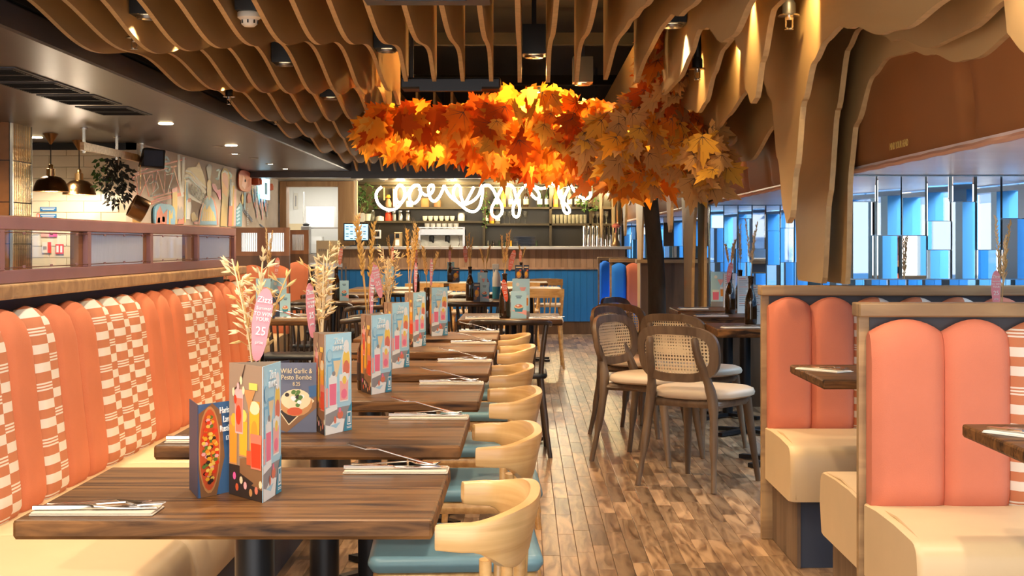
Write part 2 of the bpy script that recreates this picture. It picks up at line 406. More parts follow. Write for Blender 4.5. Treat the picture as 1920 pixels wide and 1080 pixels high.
o = rest.build('planks_beyond', 'plank_far', fl); o['kind'] = 'stuff'
# ================================================================== ceilings
tag(MB().box(-2.25, 2.45, 0, 18.4, 2.80, 2.9).build('ceiling', 'void'), 'black ceiling void above the plywood fins', None, None, 'structure')
bk = MB().rbox(-6, -2.1, 0, 18.4, 2.07, 2.19, .01, 1).build('ceiling', 'bulkhead'); tag(bk, 'low dark grey-brown ceiling over the kitchen side', None, None, 'structure')
tag(MB().box(-2.25, -2.1, 0, 18.4, 2.20, 2.8).build('wall_bulkhead', 'void'), 'dark upstand above the low ceiling edge', None, None, 'structure')
tag(MB().box(-6, 2.45, 18.0, 18.3, 2.0, 2.8).box(-2.1, 2.4, 17.96, 18.0, 1.985, 2.03).build('trim_beam', 'bulkhead'), 'dark beam across the room before the bar', None, None, 'structure')
tag(MB().box(-6, 2.45, 18.3, 22.5, 2.10, 2.2).build('ceiling', 'bulkhead'), 'dark ceiling above the bar', None, None, 'structure')
# ================================================================== left side walls
w = MB().box(-3.45, -3.35, 12.9, 20.3, 0, 2.07).build('wall_left', 'mural_wall'); tag(w, 'pale wall carrying the painted street mural', None, None, 'structure')
kw = MB().box(-6, -3.36, 12.93, 13.05, 0, 2.07).build('wall_kitchen', 'grout'); tag(kw, 'cream tiled wall behind the two pendant lamps', None, None, 'structure')
tw, th = .30, .098
tm = MB().rbox(-tw/2+.002, tw/2-.002, -.012, .008, -th/2+.002, th/2-.002, .002, 1).mesh('wall_tile', 'wall_tile')
for r in range(11):
    for c in range(9):
        x = -3.52-c*tw-(tw/2 if r % 2 else 0)
        if x < -5.8: continue
        obj('wall_tile', tm, kw, (x, 12.93, 1.0+r*th+.03))
tag(MB().box(-6, -3.36, 12.9, 12.925, 2.01, 2.07).build('trim_kitchen', 'black'), 'dark strip under the low ceiling', None, None, 'structure')
tag(MB().box(-6.1, -6, 0, 13, 0, 2.07).build('wall_far_left', 'wall_cream'), 'cream side wall far left', None, None, 'structure')
# back wall with the kitchen doorway
b = MB(); b.box(-3.6, -3.33, 20.3, 20.42, 0, 2.1); b.box(-2.32, -2.29, 20.3, 20.42, 0, 2.1); b.box(-3.33, -2.32, 20.3, 20.42, 2.05, 2.1)
tag(b.build('wall_back', 'wall_cream'), 'cream end wall around the kitchen doorway', None, None, 'structure')
d = MB(); d.box(-3.33, -3.24, 20.24, 20.5, 0, 2.05); d.box(-2.54, -2.32, 20.24, 20.5, 0, 2.05); d.box(-3.24, -2.54, 20.24, 20.5, 1.975, 2.05)
tag(d.build('door_1', 'kitchen_frame', bevel=.006), 'open kitchen doorway with a wide oak frame', None, None, 'structure')
k = MB(); k.box(-3.8, -2.5, 22.4, 22.5, 0, 2.07); k.box(-3.9, -3.8, 20.42, 22.5, 0, 2.07); k.box(-2.54, -2.5, 20.5, 22.4, 0, 2.07); k.box(-3.9, -2.5, 20.5, 22.5, 2.07, 2.095); k.box(-3.8, -2.54, 20.42, 22.4, -.05, -.005)
tag(k.build('wall_kitchen_inner', 'kitchen_white'), 'bright white kitchen behind the doorway', None, None, 'structure')
lamp('AREA', 'kitchen_tube', (-3.0, 21.3, 2.05), 9, (1, .96, .88), .9)
b = MB(); b.box(-2.48, 2.45, 22.2, 22.3, 0, 2.1); tag(b.build('wall_bar', 'bar_tile'), 'dark tiled wall behind the bar shelves', None, None, 'structure')
# ================================================================== right side: soffit, lower wall, windows
def leather_z(y, z):
    # the padded front swells a little and puckers at its seams
    d = .012*math.sin(z*9+1)
    for (yy, zz, a, s1, s2) in ((4.44, 1.646, .05, .035, .10), (5.55, 1.594, .03, .03, .07), (8.1, 1.57, .03, .04, .08), (8.9, 1.63, .03, .04, .1), (4.49, 1.74, .02, .02, .15)):
        d += a*math.exp(-((y-yy)/s1)**2-((z-zz)/s2)**2)
    return d
rows = []
ny = 330
for j in range(21):
    z = 1.488+(2.5-1.488)*j/20
    rows.append([(1.313+leather_z(1.5+i*(22.2-1.5)/ny, z)+(.02 if j == 0 else 0), 1.5+i*(22.2-1.5)/ny, z) for i in range(ny+1)])
sf = MB().grid(rows).build('trim_soffit', 'leather', smooth=True); tag(sf, 'brown leather padded front of the low window soffit', None, None, 'structure')
MB().box(1.333, 2.40, 1.5, 22.2, 1.485, 1.51).build('underside', 'soffit_pale', sf)
MB().tube([(1.316+.0012*math.sin(i*.9), 1.5+i*.08, 1.488+.0015*math.sin(i*1.7)) for i in range(259)], .010, 6).build('edge_roll', 'leather_edge', sf, smooth=True)
MB().box(1.35, 2.40, 1.5, 22.2, 1.51, 2.8).build('backing', 'void', sf)
text('lettering', 'MIND YOUR HEAD', .036, 'p_gold', (1.300, 5.2, 1.533), (0, -1, 0), (0, 0, 1), sf, .84)
tag(MB().box(2.33, 2.45, 1.5, 22.2, 0, .80).build('wall_right', 'slate'), 'low wall below the street windows', None, None, 'structure')
rw = random.Random(5)
for kk in range(4):
    y0, y1 = 6.25+4.75*(kk-1), 6.15+4.75*kk
    win = MB().box(2.34, 2.42, y0, y1, .80, .84).box(2.34, 2.42, y0, y1, 1.45, 1.475).build('window_%d' % (kk+1), 'street_blue')
    tag(win, 'low street window with blue frame in %s bay' % ORD[kk], None, None, 'structure')
    y = y0
    while y < y1-.1:
        wd = rw.choice((.05, .07, .16, .22)); MB().box(2.33, 2.43, y, y+wd, .84, 1.45).build('mullion', 'street_blue' if rw.random() < .7 else 'street_light', win)
        g = rw.uniform(.22, .5); e = min(y+wd+g, y1); MB().box(2.38, 2.384, y+wd, e, .84, 1.45).build('pane', 'clear_glass', win); y = e
# what stands across the street, seen in the mirrors
st = MB().box(2.5, 9, -10, 26, -.3, -.2).build('street_ground', 'pavement'); tag(st, 'pale pavement outside the windows', None, None, 'structure')
fb = thing('street_facade', 'blue timber shopfront with cream piers across the street', 'building', (5.2, 0, -.2))
y = -9.0
while y < 24:
    q = rw.random(); wd = rw.uniform(.3, .9)
    MB().box(0, .3 if q < .6 else .18, y, y+wd-.04, 0, 4.6).build('panel', 'street_blue' if q < .55 else ('street_light' if q < .86 else 'street_cream'), fb); y += wd
tag(MB().box(2.45, 2.6, -10, 26, 0, .8).build('wall_street', 'slate'), 'outside of the low window wall', None, None, 'structure')
# mirror tiles on the return walls of the bays
rm = random.Random(11)
for kk in range(4):
    ym = 6.17+4.75*kk; zb = (1.05, .74, 1.05, 1.0)[kk]
    mt_ = thing('mirror_wall', ('tall', 'tallest', 'farther', 'farthest')[kk]+' panel of tilted mirror tiles '+('behind the rear coral booth', 'behind the cane chair tables', 'behind the tree trunk', 'beside the bar end')[kk], 'mirror', (1.35, ym, zb), 0, 'mirror tile panels in the window bays')
    MB().box(0, .97, .035, .06, 0, 1.484-zb).build('backing', 'mirror_edge', mt_)
    for c in range(9):
        z = .004; H = 1.48-zb
        while z < H-.02:
            h = min(rm.choice((.12, .18, .25, .32)), H-z)
            if H-z-h < .07: h = H-z
            e = MB().box(-.0485, .0485, -.004, .004, .0015, h-.0015)
            t = e.build('mirror_tile', 'mirror', mt_, (.05+c*.103, rm.uniform(0, .015), z), math.radians(rm.choice((-3, 2, 4, 6, 8, 10, 12, 14))))
            z += h
for kk in (1, 2, 3):
    tag(MB().box(1.36, 2.4, 6.24+4.75*kk, 6.36+4.75*kk, 0, 1.49).build('wall_bay', 'partition_brown'), 'brown return wall of %s window bay' % ORD[kk+1], None, None, 'structure')
b = MB().box(1.2, 2.4, 15.5, 15.62, 0, 1.0).build('wall_bay', 'partition_brown'); tag(b, 'dark brown low wall behind the tree trunk', None, None, 'structure')
MB().box(1.15, 2.4, 15.46, 15.66, 1.0, 1.035).build('ledge', 'rail_oak', b)
# ================================================================== ceiling fins
FT = .021
def fin(name, X, zf, y0, y1, top, label, step=.06):
    n = max(8, int((y1-y0)/step)); pts = [(y0+(y1-y0)*i/n) for i in range(n+1)]; z = [zf(y) for y in pts]
    m = MB(); vs = []; fs = []; mi = []
    for y, zz in zip(pts, z):
        for x in (X-FT/2, X+FT/2): vs += [(x, y, zz), (x, y, max(top, zz+.01))]
    for i in range(n):
        a = i*4; c = a+4
        fs += [(a, a+1, c+1, c), (a+2, c+2, c+3, a+3), (a, c, c+2, a+2)]; mi += [0, 0, 1]
    fs += [(0, 2, 3, 1), (n*4, n*4+1, n*4+3, n*4+2)]; mi += [1, 1]
    m.v = vs; m.f = fs; m.m = mi
    o = m.build(name, ['fin_ply', 'fin_edge']); return tag(o, label, 'ceiling fin', 'wavy plywood ceiling fins', 'thing')
FX = lambda i: -.03+.15*i
def wave(i):
    A = .062 if i <= -6 else max(.026, .062-.009*(i+6)); ph = .10*(i+8)
    if i <= -12: A = .045
    return lambda y: 2.135-A*math.cos(2*math.pi*(y-6.6)/1.95+ph)-.25*A*math.cos(2*math.pi*(y-6)/4.3+.6*i)
def withend(f, ye, drop=.55, zt=2.055): return lambda y: f(y)+(zt-f(y))*sm(ye-drop, ye, y)**1.5
for i in range(-13, 3):
    f = wave(i)
    lab = '%s wavy plywood fin from the dark low ceiling' % ('nearest' if i == -13 else ORD[i+13])
    if i <= -7:
        fin('ceiling_fin', FX(i), withend(f, 17.6), 3.4, 17.6, 2.5, lab)
    else:
        ye = {-6: 10.3, -5: 9.2}.get(i, 7.92)
        fin('ceiling_fin', FX(i), withend(f, ye), 3.4, ye, 2.5, lab)
        fin('ceiling_fin', FX(i), withend(f, 17.6), 12.8, 17.6, 2.5, 'far '+lab.replace('wavy ', '')+', beyond the tree')
def per(knots, P=4.75):
    # a bay's outline, repeated from bay to bay
    a, b_ = knots[0][0], knots[-1][0]
    def f(y):
        while y > a+P: y -= P
        while y < a: y += P
        return interp(knots+[(a+P, knots[0][1])], y)
    return f
R = {3: [(3.4, 2.05), (5.0, 2.016), (5.55, 2.056), (6.03, 2.09), (6.9, 2.13), (7.84, 2.06)],
     4: [(3.4, 2.02), (4.4, 1.98), (4.91, 2.0), (5.41, 2.03), (5.8, 2.085), (6.26, 2.10), (7.0, 2.08), (7.7, 2.03)]}
fin('ceiling_fin', FX(3), lambda y: interp(R[3], y), 3.4, 7.84, 2.5, 'plywood ceiling fin just left of the hanging leaf bunch')
fin('ceiling_fin', FX(4), lambda y: interp(R[4], y), 3.4, 7.7, 2.5, 'plywood ceiling fin dipping into the hanging leaf bunch')
fin('ceiling_fin', FX(5), per([(3.55, 2.0), (4.2, 2.02), (4.71, 1.97), (5.1, 1.915), (5.35, 1.925), (5.9, 2.05), (6.16, 2.08), (6.46, 2.02), (6.9, 1.97), (7.6, 1.97)]), 3.4, 20.5, 2.5, 'long plywood fin with a low rounded lobe right of the leaves')
fin('ceiling_fin', FX(6), per([(3.55, 1.96), (4.3, 1.93), (4.9, 2.02), (5.2, 2.02), (5.45, 1.87), (5.60, 1.745), (5.69, 1.733), (5.80, 1.79), (6.0, 1.98), (6.2, 2.06), (6.55, 2.05), (6.85, 1.98), (7.15, 1.88), (7.45, 1.855), (7.8, 1.9)]), 3.4, 20.5, 2.5, 'plywood fin with a brightly lit pointed drop', .03)
fin('ceiling_fin', FX(7), per([(3.62, 1.79), (3.94, 1.773), (4.21, 1.794), (4.64, 1.87), (4.82, 1.90), (5.05, 1.885), (5.25, 1.84), (5.45, 1.72), (5.60, 1.48), (5.70, 1.30), (5.77, 1.278), (5.84, 1.33), (5.98, 1.54), (6.15, 1.80), (6.39, 1.905), (6.85, 1.897), (7.5, 1.84), (8.0, 1.80)]), 3.4, 20.5, 2.5, 'plywood fin with a long rounded tooth hanging to window height', .025)
def legs(kn, s):
    f = per([(y*s, 1.2+(z-1.2)*s if z > .5 else 0) for y, z in kn])
    return lambda y: max(f(y), 1.038 if y < 7.6 else .002)
c2 = [(3.61, 1.79), (3.9, 1.76), (4.24, 1.76), (4.7, 1.84), (5.05, 1.945), (5.24, 1.95), (5.40, 1.905), (5.58, 1.70), (5.73, 1.38), (5.84, 1.05), (5.95, .46), (6.26, .46), (6.42, 1.30), (6.6, 1.62), (6.97, 1.75), (7.71, 1.632), (8.0, 1.64), (8.2, 1.72)]
fin('ceiling_fin', 1.22, legs(c2, 1.043), 3.4, 20.95, 2.5, 'plywood fin whose curved leg reaches down to the booth rail', .025)
c3 = [(3.6, 1.76), (3.77, 1.744), (4.09, 1.71), (4.26, 1.72), (4.57, 1.778), (4.8, 1.817), (5.13, 1.836), (5.33, 1.80), (5.62, 1.65), (5.72, 1.49), (5.77, 1.05), (5.80, .46), (6.10, .46), (6.16, 1.5), (6.5, 1.75), (7.2, 1.82), (8.0, 1.77)]
fin('ceiling_fin', 1.295, legs(c3, 1.038), 3.4, 20.95, 2.5, 'plywood fin lying against the brown leather soffit', .025)
# dark beams and services above the fins
for y in (5.7, 6.55, 9.9, 12.4, 15.5):
    tag(MB().box(-2.1, 1.25, y, y+.06, 2.52, 2.60).build('ceiling_batten', 'void'), 'black timber batten above the fins, %s one' % {5.7: 'nearest', 6.55: 'second', 9.9: 'third', 12.4: 'fourth', 15.5: 'farthest'}[y], 'batten', 'battens above the fins')
# ================================================================== downlights and ceiling fittings
def downlight(x, y, z, label, e=16, col=WARM, vis=True, ang=125):
    t = thing('downlight', label, 'light', (x, y, z), 0, 'warm downlights between the fins')
    MB().box(-.06, .06, -.075, .075, .008, .16).box(-.012, .012, -.012, .012, .16, 2.8-z).build('housing', 'black', t)
    MB().lathe([(.030, .002), (.034, -.006), (.046, -.006), (.050, .006), (.030, .006)], 16).build('trim_ring', 'steel_dark', t, smooth=True)
    MB().lathe([(0, .004), (.030, .004), (.030, .006), (0, .007)], 14).build('bulb', 'lamp_glow', t)
    lamp('SPOT', 'downlight_beam', (x, y, z-.015), e, col, .03, angle=ang)
DL = [(.045, 5.80, 2.12, 'over the aisle at the picture top'), (.045, 7.75, 2.12, 'just before the leaves'), (-.70, 5.7, 2.13, 'above the second banquette table'), (-.66, 7.6, 2.13, 'left of the leaves above the banquette tables'),
      (-1.60, 7.15, 2.13, 'left of the smoke detector'), (-1.60, 5.35, 2.13, 'nearest the dark low ceiling'), (-1.30, 8.1, 2.12, 'mid-row left of the leaves'), (-1.30, 10.0, 2.12, 'third along the left fins'), (-1.15, 11.9, 2.12, 'fourth along the left fins'), (-1.30, 13.8, 2.12, 'fifth along the left fins'), (-.9, 15.5, 2.12, 'sixth along the left fins, near the bar'), (-1.75, 9.0, 2.13, 'above the banquette end'), (-1.75, 11.5, 2.13, 'above the left dining tables'),
      (-.25, 15.5, 2.12, 'right of the far fins, near the bar'), (.5, 16.5, 2.12, 'behind the tree, near the bar'), (.64, 13.6, 2.12, 'behind the tree crown')]
for x, y, z, l in DL: downlight(round((x+.03)/.15-.5)*.15+.045, y, z+.05, 'recessed warm downlight '+l, 30 if y < 13 else 48)
# general warm spots of the room that stand out of the picture, over the near tables
for i, (x, y) in enumerate(((-.55, 2.2), (-.55, 3.7), (.3, 3.0), (.3, 4.6), (-1.15, 3.0), (-1.15, 4.6), (-1.15, 1.8), (-1.6, 6.35), (1.05, 3.4), (.64, 6.6), (.34, 9.0))):
    downlight(round((x+.03)/.15-.5)*.15+.045, y, 2.16, 'recessed warm downlight above the %s seats, %s row' % (('banquette', 'aisle', 'booth')[0 if x < 0 else (1 if x < .9 else 2)], ORD[i]), 26, SOFT)
# spots on the right hand fins
for (x, y, tx, ty, tz, e) in ((.80, 5.62, .87, 5.66, 1.5, 14), (.795, 7.25, .87, 7.32, 1.5, 12), (.98, 7.0, 1.25, 7.6, 1.5, 14), (.9, 9.2, 1.2, 10.2, 1.3, 30), (.9, 13.8, 1.2, 14.9, 1.3, 30), (.8, 4.3, 1.2, 4.6, 1.2, 16), (.9, 5.1, 1.2, 5.9, 1.1, 16)):
    t = thing('fin_spotlight', 'small black spotlight aimed at the right-hand fins, %s of its row' % ORD[[5.62, 7.25, 7.0, 9.2, 13.8, 4.3, 5.1].index(y)], 'spotlight', (x, y, 2.20), 0, 'spotlights on the right-hand fins')
    MB().lathe([(0, .09), (.028, .09), (.03, 0), (.026, -.004), (0, -.002)], 12).build('can', 'black', t, smooth=True)
    MB().box(-.01, .01, -.01, .01, .09, .60).build('stem', 'black', t)
    l = lamp('SPOT', 'fin_beam', (x, y, 2.18), e, (1, .66, .28), .02, angle=75)
    l.rotation_euler = (Vector((tx, ty, tz))-Vector((x, y, 2.18))).to_track_quat('-Z', 'Y').to_euler()
def pipe_sprinkler(x, y, z, label):
    t = thing('sprinkler', label, 'sprinkler', (x, y, z), 0, 'fire sprinklers on black drop pipes')
    MB().tube([(0, 0, .05), (0, 0, 2.8-z)], .018, 10).lathe([(.024, .02), (.024, .06), (.018, .07)], 10).build('drop_pipe', 'black', t, smooth=True)
    MB().lathe([(0, .022), (.036, .020), (.040, .014), (.012, .012), (.012, .0), (0, 0)], 14).build('escutcheon', 'steel', t, smooth=True)
    MB().tube([(-.012, 0, .01), (-.012, 0, -.025), (0, 0, -.032)], .003, 5).tube([(.012, 0, .01), (.012, 0, -.025), (0, 0, -.032)], .003, 5).lathe([(0, -.032), (.016, -.032), (.016, -.035), (0, -.036)], 10).build('frame', 'steel', t)
for x, y, Y, l in ((235, 78, 6.7, 'nearest the dark low ceiling, upper left'), (440, 186, 9.6, 'second along the left fins'), (520, 225, 11.4, 'third along the left fins'), (603, 265, 14.5, 'fourth along the left fins'), (1467, 38, 5.35, 'between the right-hand fins, top right'), (1334, 136, 6.9, 'on a long pipe beside the leaves')):
    p = at(x, y, Y); p.x = round((p.x+.03)/.15-.5)*.15+.045; pipe_sprinkler(p.x, p.y, p.z, 'chrome fire sprinkler '+l)
p = at(450, 40, 6.25); p.x = round((p.x+.03)/.15-.5)*.15+.045
t = thing('smoke_detector', 'white round smoke detector hanging among the left fins', 'smoke detector', p)
MB().lathe([(.045, .04), (.05, .035), (.05, .015), (.035, .005), (.033, -.012), (.022, -.022), (0, -.024)][::-1], 20).build('body', 'ceramic', t, smooth=True)
MB().box(-.05, .05, -.06, .06, .04, .25).build('bracket', 'black', t)
for i in range(8):
    a = i*math.pi/4; MB().box(-.003, .003, .031, .037, -.010, .004).build('slot', 'black', t, rz=a)
def heater(x0, x1, Y, z, label):
    t = thing('ceiling_heater', label, 'heater', ((x0+x1)/2, Y, z), 0, 'black linear ceiling heaters'); h = (x1-x0)/2
    MB().rbox(-h, h, -.09, .09, 0, .06, .01).build('casing', 'black_metal', t)
    MB().box(-h*.62, h*.62, -.093, -.06, -.012, .03).build('reflector', 'black_metal', t)
    for s in (-1, 1): MB().box(s*h*.8-.01, s*h*.8+.01, -.01, .01, .06, .5).build('hanger', 'black', t)
heater(-.56, -.115, 5.15, 2.035, 'black linear heater at the top edge of the picture'); heater(-.66, -.13, 7.98, 2.02, 'black linear heater above the orange leaves')
# slot vents and small lights in the low ceiling
for i, y in enumerate((7.35, 8.0, 8.7, 9.45)):
    t = thing('ceiling_vent', 'dark twin slot vent in the low ceiling, %s of four' % ORD[i], 'vent', (-2.68, y, 2.07), 0, 'slot vents in the low ceiling')
    MB().box(-.17, .17, 0, .6, -.006, .002).build('frame', 'slate', t)
    for q in (0, 1):
        g = MB().box(-.15, .15, .03+q*.28, .29+q*.28, -.009, -.004).build('grille', 'black', t)
        for s in range(6): MB().box(-.14, .14, .05+q*.28+s*.038, .057+q*.28+s*.038, -.012, -.009).build('blade', 'void', g)
for i, (x, y, on) in enumerate(((408, 274, 0), (440, 288, 1), (475, 296, 0), (507, 307, 1), (535, 316, 1), (585, 322, 1), (600, 326, 0))):
    Y = F*.87/(VY-y); X = (x-VX)*Y/F
    t = thing('recessed_light', 'small round %s recessed light in the low ceiling, %s from the pendant lamps' % ('lit' if on else 'unlit', ORD[i]), 'light', (X, Y, 2.07), 0, 'recessed lights in the low ceiling')
    MB().lathe([(.028, -.003), (.05, -.006), (.055, 0)], 14).build('trim_ring', 'steel_dark', t, smooth=True)
    MB().lathe([(0, -.004), (.028, -.004), (.028, -.001)], 12).build('bulb', 'lamp_glow' if on else 'ceramic', t)
    if on: lamp('SPOT', 'recessed_beam', (X, Y, 2.05), 24, SOFT, .03, angle=130)
for (x, y) in ((-3.6, 8.5), (-3.8, 10.0), (-4.0, 12.2), (-2.6, 13.2), (-2.5, 6.0), (-2.6, 10.8), (-1.7, 19.0), (-.6, 19.05), (.5, 19.1)):  # the three before the bar are added to brighten its boarded front
    t = thing('recessed_light', 'round recessed light in the low ceiling %s' % {8.5: 'left of the vents', 10.0: 'before the bronze column', 12.2: 'behind the bronze column', 13.2: 'before the mural', 6.0: 'behind the glazed partition', 10.8: 'after the vents', 19.0: 'added before the bar till', 19.05: 'added before the bar middle', 19.1: 'added before the bar taps'}[y], 'light', (x, y, 2.07 if y < 18.5 else 2.10), 0, 'recessed lights in the low ceiling')
    MB().lathe([(0, -.004), (.028, -.004), (.05, -.006), (.055, 0)], 14).build('bulb', 'lamp_glow', t)
    lamp('SPOT', 'recessed_beam', (x, y, 2.05), 28, SOFT, .03, angle=140)
# ================================================================== upholstery
def channel_mesh(name, w, h, t, m, u0=0):
    rows = []; nu = 10
    for (fy, fz, top) in ((.80, 0, 0), (.97, .03, 0), (1, .12, 0), (1, .45, 0), (1, .78, 0), (.97, -.075, 1), (.86, -.035, 1), (.66, -.010, 1), (.40, 0, 1), (.15, -.008, 1), (0, -.02, 1), (0, 0, 0)):
        row = []
        for k in range(nu+1):
            u = -1+2*k/nu; bul = .70+.30*math.sqrt(max(0, 1-abs(u)**5)); ht = h-.035*u*u
            z = ht+fz if top else fz*h if fz != .03 else .03
            row.append((u*w/2*.995, -t*fy*bul if fy > 0 else 0, z))
        rows.append(row)
    mb = MB().grid(rows)
    n = nu+1
    mb.add([r[0] for r in rows], [tuple(range(len(rows)))]); mb.add([r[-1] for r in rows], [tuple(range(len(rows)))])
    me = mb.mesh(name, m, smooth=True); set_uv(me, lambda c: (c.x+w/2+u0+.0005, c.z+.006)); return me
def seat_mesh(length, depth, z0, z1, r=.05):
    # cushion: back at y=0, front at y=-depth, along x from 0 to length
    prof = [(0, z0), (0, z1), (-.25*depth, z1+.008), (-.6*depth, z1+.008), (-depth+r, z1)]
    prof += [(-depth+r-r*math.sin(a), z1-r+r*math.cos(a)) for a in (.4, .8, 1.2, 1.57)]+[(-depth-.008, (z0+z1)/2), (-depth+.02, z0+.005), (-depth+.05, z0)]
    rows = []
    for (x, q) in ((0, .96), (.006, .985), (.02, 1), (length-.02, 1), (length-.006, .985), (length, .96)):
        cy, cz = -depth/2, (z0+z1)/2
        rows.append([(x, cy+(y-cy)*q, cz+(z-cz)*q) for y, z in prof])
    m = MB().grid(rows, closed=True); m.add(rows[0], [tuple(range(len(prof)))]); m.add(rows[-1], [tuple(range(len(prof)))])
    return m
# ------------------------------------------------------------------ glazed partition and banquette, left
pw_ = MB().box(-1.68, -1.56, 1.2, 7.72, 0, 1.04).build('wall_partition', 'slate'); tag(pw_, 'dark half-height wall behind the checked banquette', None, None, 'structure')
sh = MB().rbox(-1.69, -1.455, 1.2, 7.80, 1.042, 1.084, .006, 1).build('partition_shelf', 'rail_oak'); tag(sh, 'long oak shelf under the pink glazed partition', 'shelf')
gp = thing('glazed_partition', 'dusty pink framed glazed screen standing on the oak shelf', 'partition', (-1.5, 4.5, 1.085))
Z0, Z1 = 0, .194
def gb(name, x0, x1, y0, y1, z0, z1, m, par): return MB().box(x0, x1, y0-4.5, y1-4.5, z0, z1).build(name, m, par, bevel=.002)
YB = [1.7, 2.55, 3.40, 4.25, 5.10, 5.95, 6.80, 7.66]
gb('top_rail', -.03, .012, 1.7, 7.68, .156, Z1, 'pink_frame', gp); gb('bottom_rail', -.03, .012, 1.7, 7.68, 0, .037, 'pink_frame', gp)
gb('top_rail', -.03, -.012, 1.7, 7.68, Z1, Z1+.004, 'frame_brown', gp)
for i, y in enumerate(YB): gb('mullion', -.03, .012, y-.022, y+.022, .037, .156, 'pink_frame', gp); gb('jamb', -.034, -.004, y-.07, y-.022, .037, .156, 'frame_brown', gp)
for i in range(len(YB)-1):
    y0, y1 = YB[i]+.02, YB[i+1]-.03
    pn = gb('pane', -.016, -.012, y0, y1, .037, .156, 'clear_glass' if i % 2 else 'reeded_glass', gp)
    if i % 2 == 0:
        n = int((y1-y0)/.0155); rm_ = MB()
        for q in range(n): rm_.tube([(-.011, y0-4.5+(q+.5)*.0155, .038), (-.011, y0-4.5+(q+.5)*.0155, .155)], .0072, 8, caps=False)
        o = rm_.build('glass_ribs', 'reeded_glass', pn, smooth=True)
    for z in (.148, .045):
        gb('bead', .0115, .0135, y0-.005, y1+.01, z-.0015, z+.0015, 'rose_groove', gp)
        for q in (.2, .52, .85): gb('bead_clip', .0115, .0145, y0+(y1-y0)*q-.012, y0+(y1-y0)*q+.012, z-.006 if z > .1 else z-.002, z+.002 if z > .1 else z+.006, 'pink_frame', gp)
bq = thing('banquette', 'long banquette with coral and checked channelled back', 'banquette', (-1.5, 4.5, 0))
MB().box(.02, .60, -3.3, 3.2, 0, .27).build('plinth', 'plinth_blue', bq)
MB().box(-.058, -.04, -3.3, 3.2, .27, 1.0).build('back_board', 'slate', bq)
yy = 1.3
for L in (1.25, 1.25, 1.25, 1.35, 1.35):
    o = seat_mesh(L-.004, .60, .27, .455, .06).build('seat_cushion', 'cream_vinyl', bq, (.06, yy-4.5, 0), math.radians(90), smooth=True); yy += L
cw = .213
ch_c = channel_mesh('channel', cw, .57, .10, 'coral'); ch_k = [channel_mesh('channel', cw, .57, .10, 'check_cloth', q*.104) for q in (0, 1)]
# coral (o) and checked (x) channels, counted back from the far end
seq = 'xoooxxxoooxxxooxoxxxoooxxx'
for i, s in enumerate(seq):
    y = 7.62-i*cw
    o = obj('back_channel', ch_c if s == 'o' else ch_k[0], bq, (.035, y-4.5, .445), math.radians(90)); o.rotation_euler = (math.radians(-6), 0, math.radians(90))
    if s == 'x': o['label'] = 'checked cloth back channel'
# ------------------------------------------------------------------ booths, right
def booth(Y, near, far, label, group, x0=.96, x1=2.28, wn=.185):
    t = thing('booth', label, 'booth', (x0, Y, 0), 0, group); Lx = x1-x0
    MB().box(0, Lx, 0, .03, 0, .99).build('partition', 'rail_oak', t, bevel=.002)
    MB().box(.03, Lx, -.006, .036, .90, .99).build('dark_band', 'slate', t)
    MB().rbox(-.006, Lx, -.035, .065, .99, 1.03, .004, 1).build('top_rail', 'rail_oak', t)
    for sgn, colours in ((-1, near), (1, far)):
        if not colours: continue
        rz = 0 if sgn < 0 else math.pi
        yb = -.004 if sgn < 0 else .034
        me = seat_mesh(Lx-.02, .60, .245, .455, .05)
        o = me.build('seat', 'cream_vinyl' if colours[0] != 'b' else 'blue_cloth', t, (.012 if sgn < 0 else Lx-.008, yb, 0), rz, smooth=True)
        for q in (0,):
            xx = .022 if sgn < 0 else Lx-.03
            MB().tube([(xx, -.02, .452), (xx, -.30, .466), (xx, -.53, .452), (xx, -.585, .425), (xx, -.603, .36), (xx, -.58, .26)], .004, 5).build('piping', 'piping', o, smooth=True)
        MB().box(.06, Lx-.02, -.54 if sgn < 0 else .03, 0 if sgn < 0 else .57, 0, .245).build('plinth', 'plinth_blue', t)
        MB().box(.045, .058, -.55 if sgn < 0 else .03, 0 if sgn < 0 else .58, 0, .245).build('end_panel', 'grey_wood', t)
        x = .02
        for i, c in enumerate(colours):
            w = wn*(1.12 if i == 0 and wn > .18 else 1)
            m_ = {'o': 'coral_bright', 'x': 'check_cloth', 'b': 'blue_cloth'}[c]
            key = (m_, round(w, 4))
            if key not in CHM: CHM[key] = channel_mesh('channel', w, .53, .10, m_)
            o = obj('back_channel', CHM[key], t, (x+w/2, yb, .455), rz)
            if c == 'x': o['label'] = 'checked cloth back channel'
            x += w
            if x+w > Lx: break
    return t
CHM = {}
booth(4.30, 'ooxxxoo', 'ooxxxoo', 'nearest booth with coral and checked channelled backs, lower right', 'booths by the windows')
booth(6.07, 'ooxxxoox', '', 'second coral booth with mirrors standing on its rail', 'booths by the windows', wn=.17)
booth(16.8, 'bo', '', 'far booth with one blue and one coral back channel', 'booths near the bar', .95, 1.3, .16)
booth(18.9, 'bb', '', 'last booth with blue backs beside the bar', 'booths near the bar', .92, 1.3, .13)
